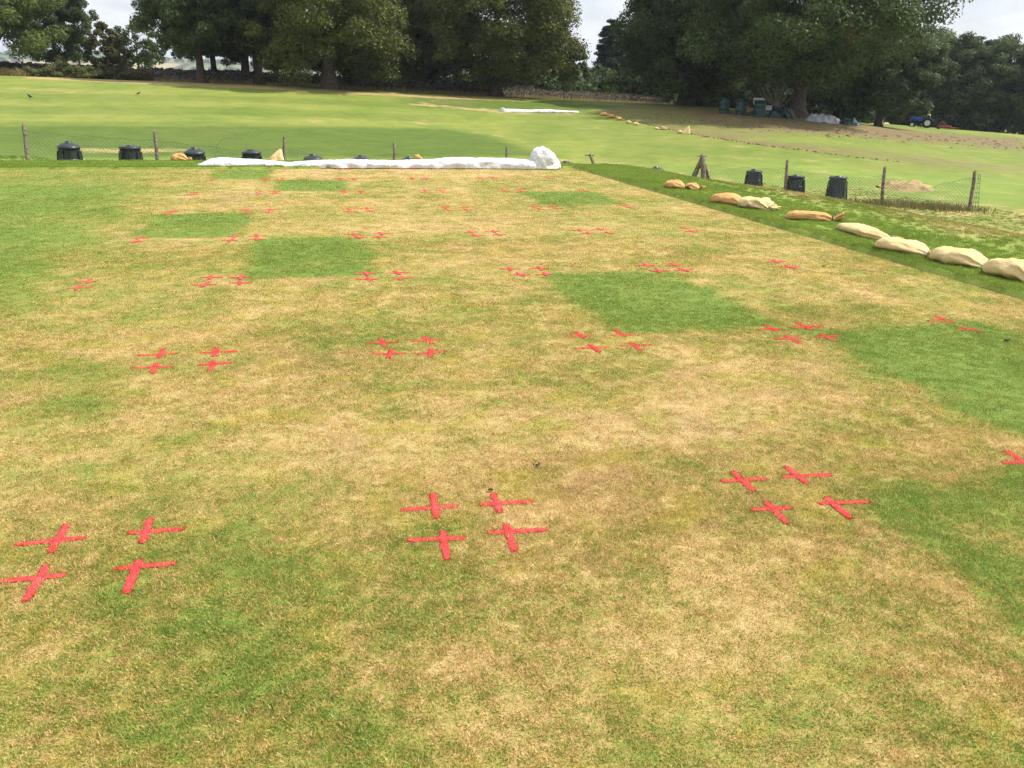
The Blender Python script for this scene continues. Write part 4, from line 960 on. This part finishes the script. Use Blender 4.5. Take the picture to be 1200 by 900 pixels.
stood_bag(804,156.5,10,8.5,'upright sack on top of the distant sandbag heap','distant sandbags on the cut edge',5)

# ------------------------------------------------------------------ white sheets
M_SHEET, _N, _K, _b = new_mat('white_sheet'); _t = NT(M_SHEET.node_tree); _g = _N.new('ShaderNodeTexCoord')
_K.new(_t.ramp(_t.noise(_g.outputs['Object'], 2.5, 5, .6), [(.3, (.62, .61, .59)), (.55, (.79, .79, .79))]), _b.inputs['Base Color']); _b.inputs['Roughness'].default_value = .55
_bp = _N.new('ShaderNodeBump'); _bp.inputs['Strength'].default_value = .9; _bp.inputs['Distance'].default_value = .08
_K.new(_t.noise(_g.outputs['Object'], 7, 5, .6, dist=1.2), _bp.inputs['Height']); _K.new(_bp.outputs['Normal'], _b.inputs['Normal'])
def ridged(p): return 1-abs(2*nz(p))
def sheet(A_, B_, wid, hf, nu, seed, name, label):
    A_, B_ = np.array(A_), np.array(B_); d = B_-A_; L_ = np.linalg.norm(d[:2]); o = empty(name, A_, math.atan2(d[1], d[0]), label, 'sheet'); nv = 26; V = []; F = []
    for i in range(nu+1):
        t = i/nu; h = hf(t); w = wid*(min(1, t/.02)**.5*.9+.1)*(1+.18*nz((t*9, seed, 1)))
        for j in range(nv+1):
            q = PI*j/nv; y = -math.cos(q)*w/2; prof = max(0.0, math.sin(q))**.6
            x = t*L_; cr = .10*h*ridged((x*2.2, y*3+seed, q))+.05*h*ridged((x*5.5+3, y*5, seed))
            z = h*prof*(.86+.14*nz((x*1.3, seed, y*2)))+cr*prof
            V.append((x+.05*nz((x*1.5, y*4, 2)), y+.10*w*nz((x*1.1, 3, seed))+.05*nz((x*4, q*2, 8)), z-.015+(d[2])*t))
    for i in range(nu):
        for j in range(nv): F.append((i*(nv+1)+j, (i+1)*(nv+1)+j, (i+1)*(nv+1)+j+1, i*(nv+1)+j+1))
    F += [tuple(range(nv+1)), tuple(nu*(nv+1)+j for j in range(nv+1))[::-1]]
    mesh_obj('rolled_sheet', V, F, M_SHEET, o, True); return o, L_
def interp(xs_, ys_): return lambda t: float(np.interp(t, xs_, ys_))
A_ = at_z(231, 194.2, .035); B_ = at_z(652, 196.0, .035); B_[1] = min(B_[1], 21.75)
# heights from the photo: sheet top about 9-12 px above its foot
hp = interp([0, .01, .035, .06, .15, .24, .30, .34, .45, .55, .62, .70, .8, .9, .97, 1], [.05, .07, .17, .21, .18, .11, .15, .17, .19, .17, .20, .25, .24, .22, .20, .10])
sh, L_ = sheet(A_, B_, .62, hp, 260, 3, 'rain_cover', 'long rolled white rain cover sheet lying behind the trial plot')
V = []; F = []; n, k = 40, 26       # bunched end
for i in range(k+1):
    t = i/k
    for j in range(n):
        q = 2*PI*j/n; rr = max(0.0, 1-t**2.6)**.55
        f = 1+.16*ridged((math.cos(q)*1.6, math.sin(q)*1.6, t*2+5))*(.4+t)+.14*nz((math.cos(q)*1.2, math.sin(q)*1.2, t*1.5+9))+.05*math.sin(q*7+t*6)
        V.append((L_-.30+.36*rr*math.cos(q)*f*(1-.15*t)+.02-.10*t, .30*rr*math.sin(q)*f, 0.52*t*(.93+.1*nz((math.cos(q)*2, math.sin(q)*2, 1)))+.06*rr*nz((q, t*4, 2))))
for i in range(k):
    for j in range(n): F.append((i*n+j, i*n+(j+1) % n, (i+1)*n+(j+1) % n, (i+1)*n+j))
mesh_obj('bunched_end', V, F, M_SHEET, sh, True)
A_ = gp(587, 131.2); B_ = gp(676, 131.6)
sheet(A_, B_, .55, interp([0, .02, .05, .3, .6, .8, 1], [.25, .38, .26, .2, .24, .16, .12]), 120, 9, 'rain_cover', 'thin far white sheet laid along the edge of the distant field')

# ------------------------------------------------------------------ things under the huge sycamore
def drum(u, v, wpx, hpx, label, depth):
    c = at_depth(u, v, depth); z0 = on(c[0], c[1]); w, h = wpx*depth/FPX/2, hpx*depth/FPX
    o = empty('water_drum', (c[0], c[1], z0-.02), u, label, 'drum', 'green drums under the sycamore')
    MB().lathe([(w*1.06, 0), (w*1.08, .03*h), (w*1.03, .06*h), (w*1.01, .32*h), (w*1.04, .34*h), (w*.99, .36*h), (w*.96, .64*h), (w*.99, .66*h), (w*.94, .68*h), (w*.92, .93*h), (w*.95, .94*h), (w*.95, .97*h)], 24).build('barrel', M_DRUM, o, True)
    MB().lathe([(w*.99, .965*h), (w*1.0, h), (w*.9, 1.015*h), (w*.2, 1.02*h)], 24).build('lid', M_DRUM, o)
drum(848.5,131.5,12.5,17.5,'green water drum standing closest to the leaning reddish trunk',67.5)
drum(868,134,13,17,'middle green water drum between the other two drums',66.5)
drum(889,138,14.5,18.5,'green water drum standing in front of the white lidded tubs',65.5)
def tub(u, v, wpx, hpx, depth, label):
    c = at_depth(u, v, depth); w, h = wpx*depth/FPX, hpx*depth/FPX
    o = empty('storage_tub', c, -YAW-.3, label, 'tub', 'white tubs under the sycamore')
    MB().box((0, 0, h*.40), (w*.9, w*.7, h*.8), taper=(1.06, 1.06)).build('body', M_WHITE, o, bevel=.02); MB().box((0, 0, h*.90), (w, w*.8, h*.16)).build('lid', M_WHITE, o, bevel=.02)
    return o
def pallet(u, v, d, w, h):
    c = at_depth(u, v, d); z0 = on(c[0], c[1]); o = empty('timber_trestle', (c[0], c[1], z0), -YAW-.3, 'dark timber trestle carrying the white tubs behind the drum', 'trestle')
    hh = c[2]-z0-.03
    for sx in (-1, 1):
        for sy in (-1, 1): MB().box((sx*w*.42, sy*.3, hh/2), (.08, .08, hh)).build('leg', M_POST, o)
    MB().box((0, 0, hh+.013), (w, .8, .03)).build('top', M_POST, o)
pallet(893,130,69,1.9,.6)
tub(889,123,13,8,69,'white tub with lid and dark band seen above the green drum'); tub(900.5,129.2,8,5.5,69,'small white tub beside the green drum and dark tarpaulin')
def heap(name, u0, u1, v0, hpx, depth, mat, seed, label, cat, ny=1.3):
    a, b = at_depth(u0, v0, depth), at_depth(u1, v0, depth); c = (a+b)/2; L_ = np.linalg.norm(a-b); h = hpx*depth/FPX; zc = on(c[0], c[1]); V = []; F = []; n, m_ = 44, 26; rz = math.atan2(b[1]-a[1], b[0]-a[0])
    for i in range(n+1):
        for j in range(m_+1):
            x, y = (i/n-.5)*2, (j/m_-.5)*2; r = math.hypot(x, y)*(1+.25*nz((x*1.5+seed, y*1.5, 0))); e = max(0, 1-r**2.2)**.6
            gx, gy = c[0]+math.cos(rz)*x*L_/2-math.sin(rz)*y*ny/2, c[1]+math.sin(rz)*x*L_/2+math.cos(rz)*y*ny/2
            V.append((x*L_/2, y*ny/2, on(gx, gy)-zc-.03+e*h*(.6+.5*nz((x*2.2, y*2+seed, 3))+.35*ridged((x*3+seed, y*3, 1)))))
    for i in range(n):
        for j in range(m_): F.append((i*(m_+1)+j, (i+1)*(m_+1)+j, (i+1)*(m_+1)+j+1, i*(m_+1)+j+1))
    o = mesh_obj(name, V, F, mat, None, True); o.location = (c[0], c[1], zc); o.rotation_euler.z = rz; tag(o, label, cat)
M_TARP = simple('dark_tarp', (.025, .06, .055), (.012, .03, .03), .4, 3, .3, 8, .5); M_GREY = simple('grey_sheet', (.46, .47, .49), (.24, .25, .26), .6, 5, .4, 10)
heap('tarpaulin_heap', 898, 934, 136, 12, 65.8, M_TARP, 2, 'dark green tarpaulin heaped between the drum and the huge trunk', 'tarpaulin')
heap('sheeting_heap', 944, 984, 145, 10, 64.5, M_GREY, 5, 'pale grey crumpled sheeting heaped beside the huge trunk', 'sheeting', 1.6)
heap('tarpaulin_heap', 982, 1010, 147, 8, 64.3, M_TARP, 8, 'dark glossy tarpaulin lying past the pale grey sheeting', 'tarpaulin')
heap('sand_mound', 1034, 1094, 209, 10, 33, mk_bag('sandy_soil', (.48, .34, .17), (.30, .24, .10)), 11, 'low sandy soil mound behind the fence end post', 'mound', 2.2)
heap('straw_heap', 864, 884, 128.5, 8, 70, mk_bag('straw', (.45, .33, .15), (.3, .2, .09)), 14, 'sunlit straw heap behind the green drums', 'straw')

# ------------------------------------------------------------------ tractor, driver and mower
TD = 97.0; tp0 = at_depth(1086, 151, TD); tz = on(tp0[0], tp0[1]); RZ = math.radians(140)
M_BLUE = simple('blue_paint', (.035, .085, .36), (.02, .05, .24), .35, 3, spec=.5); M_REDP = simple('red_mower_paint', (.27, .05, .032), (.15, .03, .02), .5, 4)
M_RIM = simple('rim', (.75, .74, .68), None, .5, 3)
tr0 = empty('tractor', (tp0[0], tp0[1], tz), RZ, 'small blue open-seat tractor with cream wheels mowing by the wood', 'tractor')
h = MB(); h.box((1.18, 0, .93), (1.15, .52, .42), taper=(.93, .78)); h.box((1.74, 0, .86), (.1, .48, .4), taper=(.7, .85)); h.build('hood', M_BLUE, tr0, bevel=.05)
MB().box((.7, 0, .62), (2.0, .34, .28)).build('chassis', M_BLACK, tr0, bevel=.02)
MB().box((.05, 0, .72), (.9, .8, .06)).build('platform', M_BLACK, tr0)
for s_ in (-1, 1):
    V = []; F = []
    for k in range(10):
        a = math.radians(15+150*k/9)
        for y in (.36, .68): V.append((.60*math.cos(a), s_*y, .5+.60*math.sin(a)))
        if k: F.append((2*k-2, 2*k-1, 2*k+1, 2*k))
    f_ = mesh_obj('fender', V, F, M_BLUE, tr0, True); md = f_.modifiers.new('thick', 'SOLIDIFY'); md.thickness = .03
    for nm, x, r, w in (('rear_wheel', 0, .53, .32), ('front_wheel', 1.55, .32, .2)):
        wh = bpy.data.objects.new(nm, None); link(wh, tr0); wh.location = (x, s_*.54, r); wh.rotation_euler = (PI/2, 0, 0)
        t_ = MB(); t_.lathe([(r*.58, -w/2), (r*.9, -w/2), (r, -w*.34), (r, w*.34), (r*.9, w/2), (r*.58, w/2)], 28, cap=False)
        for k in range(18):
            a = 2*PI*k/18
            for s2 in (-1, 1): t_.box((r*1.0*math.cos(a+.08*s2), r*1.0*math.sin(a+.08*s2), s2*w*.22), (.05, .05, w*.4), rot=Matrix.Rotation(a, 3, 'Z') @ Matrix.Rotation(.5*s2, 3, 'X'))
        t_.build('tyre', M_BLACK, wh); MB().lathe([(r*.6, -w*.42), (r*.5, -w*.2), (r*.2, -w*.16), (.05, -w*.3), (.05, w*.3), (r*.2, w*.16), (r*.5, w*.2), (r*.6, w*.42)], 24).build('rim', M_RIM, wh)
MB().box((-.12, 0, .86), (.42, .46, .1)).box((-.32, 0, 1.08), (.08, .44, .4)).build('seat', M_BLACK, tr0, bevel=.03)
sw = MB().tube([(.62, 0, .9), (.42, 0, 1.2)], .025, 6); sw.tube([(.42+.12*math.cos(q)*.75, .18*math.sin(q), 1.2+.10*math.cos(q)) for q in np.linspace(0, 2*PI, 17)], .015, 5, cap=False); sw.build('steering_wheel', M_BLACK, tr0)
MB().tube([(1.35, .2, 1.1), (1.35, .2, 1.5)], [.03, .025], 8).build('exhaust', M_BLACK, tr0)
rp = MB()
for s_ in (-1, 1): rp.tube([(-.42, s_*.42, .7), (-.45, s_*.42, 1.25), (-.75, s_*.42, 1.42)], .035, 6)
rp.tube([(-.75, -.42, 1.42), (-.75, .42, 1.42)], .035, 6); rp.build('roll_bar', M_BLACK, tr0)
for s_ in (-1, 1): MB().tube([(1.78, s_*.17, .9), (1.82, s_*.17, .9)], .06, 10).build('headlight', M_RIM, tr0)
MB().tube([(-.4, 0, .75), (-1.1, 0, .75)], .03, 6).tube([(-.4, -.3, .42), (-1.1, -.35, .35)], .03, 6).tube([(-.4, .3, .42), (-1.1, .35, .35)], .03, 6).build('linkage', M_BLACK, tr0)
# the mower follows behind on the linkage
dvec = np.array([math.cos(RZ), math.sin(RZ)]); mpz = tp0[:2]-dvec*1.75
mw = empty('mower', (mpz[0], mpz[1], on(*mpz)+.0), RZ, 'low red rear mower deck trailing behind the blue tractor', 'mower')
MB().box((0, 0, .26), (1.5, 1.7, .2), taper=(.9, .95)).build('deck', M_REDP, mw, bevel=.03); MB().box((-.95, 0, .14), (.5, 1.6, .12)).build('rear_flap', M_REDP, mw)
MB().tube([(.7, -.35, .36), (.35, 0, .78), (.7, .35, .36)], .035, 6).tube([(.35, 0, .78), (-.3, 0, .36)], .03, 6).build('headstock', M_REDP, mw)
MB().tube([(-1.3, -.8, .11), (-1.3, .8, .11)], .1, 12).build('roller', M_BLACK, mw, True)
for s_ in (-1, 1):
    w_ = MB().lathe([(.05, -.05), (.14, -.05), (.16, 0), (.14, .05), (.05, .05)], 16).build('gauge_wheel', M_BLACK, mw); w_.location = (.55, s_*.95, .16); w_.rotation_euler = (PI/2, 0, 0)
# driver: one continuous skinned body, seated, leaning forward to the wheel
def person_body(name, J, E_, R_, mat, parent):
    me = bpy.data.meshes.new(name); me.from_pydata(J, E_, []); me.materials.append(mat); o = link(bpy.data.objects.new(name, me), parent)
    m_ = o.modifiers.new('skin', 'SKIN'); m_.use_smooth_shade = True
    for i, r in enumerate(R_): me.skin_vertices[0].data[i].radius = (r, r)
    me.skin_vertices[0].data[0].use_root = True
    s_ = o.modifiers.new('sub', 'SUBSURF'); s_.levels = 1; s_.render_levels = 2; return o
dr = empty('person', (tp0[0], tp0[1], tz), RZ, 'driver in dark clothes and bright yellow cap sitting on the tractor', 'person')
M_CLOTH = simple('dark_clothes', (.05, .055, .07), (.03, .03, .04), .9, 8); M_HIVIS = simple('hi_vis', (.72, .78, .10), (.6, .66, .06), .7, 8); M_SKIN = simple('skin', (.52, .33, .24), (.46, .28, .2), .6, 6)
J = [(-.12, 0, .98), (-.08, 0, 1.16), (-.02, 0, 1.34), (.03, 0, 1.44), (-.08, .1, .98), (.28, .15, 1.0), (.36, .16, .80), (.46, .16, .77), (-.08, -.1, .98), (.28, -.15, 1.0), (.36, -.16, .80), (.46, -.16, .77),
     (-.01, .19, 1.34), (.13, .24, 1.15), (.36, .17, 1.2), (-.01, -.19, 1.34), (.13, -.24, 1.15), (.36, -.17, 1.2)]
E_ = [(0,1),(1,2),(2,3),(0,4),(4,5),(5,6),(6,7),(0,8),(8,9),(9,10),(10,11),(2,12),(12,13),(13,14),(2,15),(15,16),(16,17)]
person_body('body', J, E_, [.14,.14,.15,.055,.10,.075,.055,.04,.10,.075,.055,.04,.065,.05,.035,.065,.05,.035], M_CLOTH, dr)
hd = MB().lathe([(.03, 1.42), (.06, 1.45), (.085, 1.50), (.092, 1.56), (.085, 1.62), (.05, 1.66), (0.001, 1.67)], 14, T=Matrix.Translation((.05, 0, 0))).build('head', M_SKIN, dr, True)
MB().box((.15, 0, 1.545), (.03, .025, .04)).build('nose', M_SKIN, hd)
MB().lathe([(.112, 1.56), (.118, 1.62), (.10, 1.69), (.05, 1.735), (.001, 1.745)], 14, T=Matrix.Translation((.05, 0, 0))).box((.17, 0, 1.60), (.1, .13, .015)).build('cap', M_HIVIS, dr)
MB().lathe([(.155, 1.12), (.165, 1.22), (.172, 1.32), (.15, 1.39)], 16, T=Matrix.Translation((-.04, 0, 0)) @ Matrix.Rotation(.25, 4, 'Y') @ Matrix.Translation((-.30, 0, .04)), cap=False).build('vest', M_HIVIS, dr, True)
for s_ in (-1, 1):
    hn = MB().box((.40, s_*.165, 1.2), (.07, .03, .075))
    for k in range(4): hn.tube([(.41+.012*k, s_*.15, 1.235-.02*k), (.45, s_*.155, 1.23-.02*k), (.445, s_*.18, 1.225-.02*k)], .009, 5)
    hn.tube([(.38, s_*.16, 1.23), (.40, s_*.145, 1.26), (.43, s_*.15, 1.255)], .01, 5); hn.build('hand', M_SKIN, dr)

# ------------------------------------------------------------------ crows, weeds, straw tuft, litter
M_CROW = simple('crow_feather', (.012, .012, .015), None, .45, 8)
def crow(u, v, label, rz, sc=1.0):
    c = gp(u, v); o = empty('crow', c, rz, label, 'crow', 'crows feeding on the field'); o.scale = (sc,)*3
    V = MB(); V.tube([(-.24, 0, .15), (-.15, 0, .18), (-.05, 0, .21), (.05, 0, .24), (.12, 0, .27), (.155, 0, .31), (.19, 0, .335), (.225, 0, .33), (.25, 0, .32), (.30, 0, .305)], [.012, .035, .065, .075, .062, .045, .045, .034, .014, .003], 12)
    V.build('body', M_CROW, o, True)
    MB().box((-.27, 0, .14), (.16, .07, .012), rot=Matrix.Rotation(-.2, 3, 'Y')).build('tail', M_CROW, o)
    for s_ in (-1, 1):
        MB().tube([(.07, s_*.068, .25), (-.06, s_*.07, .21), (-.25, s_*.025, .16)], [.02, .028, .006], 6).build('wing', M_CROW, o, True)
        MB().tube([(0, s_*.03, .17), (-.02, s_*.035, .09), (.0, s_*.035, .005), (.05, s_*.04, .004)], [.016, .007, .006, .004], 5).build('leg', M_CROW, o)
crow(35.5,116.5,'black crow walking on the field below the bramble bushes',2.4,.8); crow(162,112,'smaller dark crow crouched on the field below the small open tree',.4,.6)
M_WEED = simple('weed', (.31, .25, .11), (.19, .18, .065), .9, 3); M_STRAW = simple('straw_stalks', (.52, .40, .19), (.36, .27, .12), .9, 3)
def stalks(name, pts, hr, mat, seed, wd=.012):
    rg = random.Random(seed); V = []; F = []
    for x, y in pts:
        z = on(x, y); h = rg.uniform(*hr); q = rg.uniform(0, PI); l = rg.uniform(.1, .55)*h; d = rg.uniform(0, 2*PI); b = len(V); w = wd*rg.uniform(.6, 1.4); cx, cy = math.cos(q)*w, math.sin(q)*w
        V += [(x-cx, y-cy, z-.02), (x+cx, y+cy, z-.02), (x+cx*.7+l*.35*math.cos(d), y+cy*.7+l*.35*math.sin(d), z+h*.6), (x-cx*.7+l*.35*math.cos(d), y-cy*.7+l*.35*math.sin(d), z+h*.6), (x+l*math.cos(d), y+l*math.sin(d), z+h)]
        F += [(b, b+1, b+2, b+3), (b+3, b+2, b+4)]
    return mesh_obj(name, V, F, mat)
rg2 = np.random.default_rng(31)
def line_pts(a, b, n, sp): 
    t = rg2.random(n)[:, None]; c = np.array(a[:2])*(1-t)+np.array(b[:2])*t; return c+rg2.normal(size=(n, 2))*sp
pts = np.vstack([line_pts(tops[7][1], tops[8][1], 900, .22), line_pts(tops[8][1], tops[9][1], 1500, .36), line_pts(tops[6][1], tops[7][1], 500, .25)])
o = stalks('weeds', pts, (.05, .24), M_WEED, 3); o['kind'] = 'stuff'; tag(o, 'brownish weeds growing along the foot of the fence', 'weeds')
pts = np.vstack([line_pts(tops[i][1], tops[i+1][1], 220, .3) for i in range(0, 6)])
o = stalks('fence_grass', pts, (.1, .3), M_WEED, 4); o['kind'] = 'stuff'; tag(o, 'thin dry seed stalks along the netting behind the sheet', 'grass')
c = at_depth(6, 90, 73); o = stalks('dry_grass_tuft', c[:2]+rg2.normal(size=(700, 2))*[.75, .35], (.25, .75), M_STRAW, 5, .02); tag(o, 'tall tuft of dry straw grass at the foot of the wall', 'grass')
pts = np.vstack([line_pts(wp[i]+np.array([.2, -1.0]), wp[i+1]+np.array([.2, -1.0]), 900, .3) for i in range(1, 8)])
o = stalks('wall_grass', pts, (.12, .42), M_STRAW, 6, .018); o['kind'] = 'stuff'; tag(o, 'dry straw-coloured grass fringe along the foot of the stone wall', 'grass')
# torn clods along the cut edge of the rough ground
V = MB(); rg3 = random.Random(12); EP = [hit(*q) for q in EDGE]
for i in range(len(EP)-1):
    n = int(np.linalg.norm(EP[i+1]-EP[i])/.16)
    for k in range(n):
        c = EP[i]+(EP[i+1]-EP[i])*(k/n)+np.array([rg3.gauss(.1, .12), rg3.gauss(.1, .12), 0]); s_ = rg3.uniform(.03, .09)
        V.box((c[0], c[1], on(c[0], c[1])+s_*.2), (s_*1.6, s_*1.2, s_*.7), taper=(.6, .6), rot=Matrix.Rotation(rg3.uniform(0, 3), 3, 'Z'))
for _ in range(330):
    u_, v_ = rg3.uniform(740, 1200), 0; v_ = np.interp(u_, [740, 850, 1000, 1200], [134, 145, 158, 171])+rg3.gauss(0, 3.5)
    c = hit(u_, v_); s_ = rg3.uniform(.03, .11)*(1.6 if rg3.random() < .08 else 1); V.box((c[0], c[1], on(c[0], c[1])+s_*.15), (s_*1.8, s_*1.3, s_*.6), taper=(.55, .55), rot=Matrix.Rotation(rg3.uniform(0, 3), 3, 'Z'))
o = V.build('soil_clods', simple('soil', (.17, .135, .07), (.09, .07, .036), 1.0, 5), None); o['kind'] = 'stuff'; tag(o, 'dark clods of turf and soil scattered over the worn ground', 'soil')
# small dark divots and droppings on the turf
M_DIV = simple('soil_crumb', (.13, .095, .06), (.06, .045, .03), 1.0, 30)
for (u_, v_, s_, lab) in [(630,545,.017,'dark soil crumb lying on dry turf between two middle clusters of crosses'),(577,574,.012,'tiny dark speck touching the tip of a red cross'),(965,312,.022,'dark crumb on the dry turf towards the sandbags'),(1181,399,.026,'dark crumb on the turf next to the green square by the verge'),(495,404,.0,'')]:
    if not s_: continue
    c = at_z(u_, v_, .008); mb = MB(); rgd = random.Random(int(u_))
    for k in range(7):
        mb.lathe([(.001, -.004), (s_*.35, .0), (s_*.3, s_*.22), (.001, s_*.34)], 7, T=Matrix.Translation((rgd.gauss(0, s_*.6), rgd.gauss(0, s_*.35), .003)) @ Matrix.Rotation(rgd.uniform(0, 3), 4, 'Z'), cap=False)
    o = mb.build('soil_crumb', M_DIV, None); o.location = c; tag(o, lab, 'soil', 'dark crumbs on the turf')
# ------------------------------------------------------------------ haze
mh = bpy.data.materials.new('haze'); mh.use_nodes = True; N = mh.node_tree.nodes; N.remove(N['Principled BSDF'])
pv = N.new('ShaderNodeVolumePrincipled'); pv.inputs['Color'].default_value = (.80, .88, 1.0, 1); pv.inputs['Density'].default_value = .00022; pv.inputs['Anisotropy'].default_value = .2
mh.node_tree.links.new(pv.outputs[0], N['Material Output'].inputs['Volume'])
hz = MB().box((0, 1200, 35), (9600, 9000, 152)).build('haze', mh, None); hz['kind'] = 'stuff'; tag(hz, 'pale blue summer haze over the valley', 'haze')
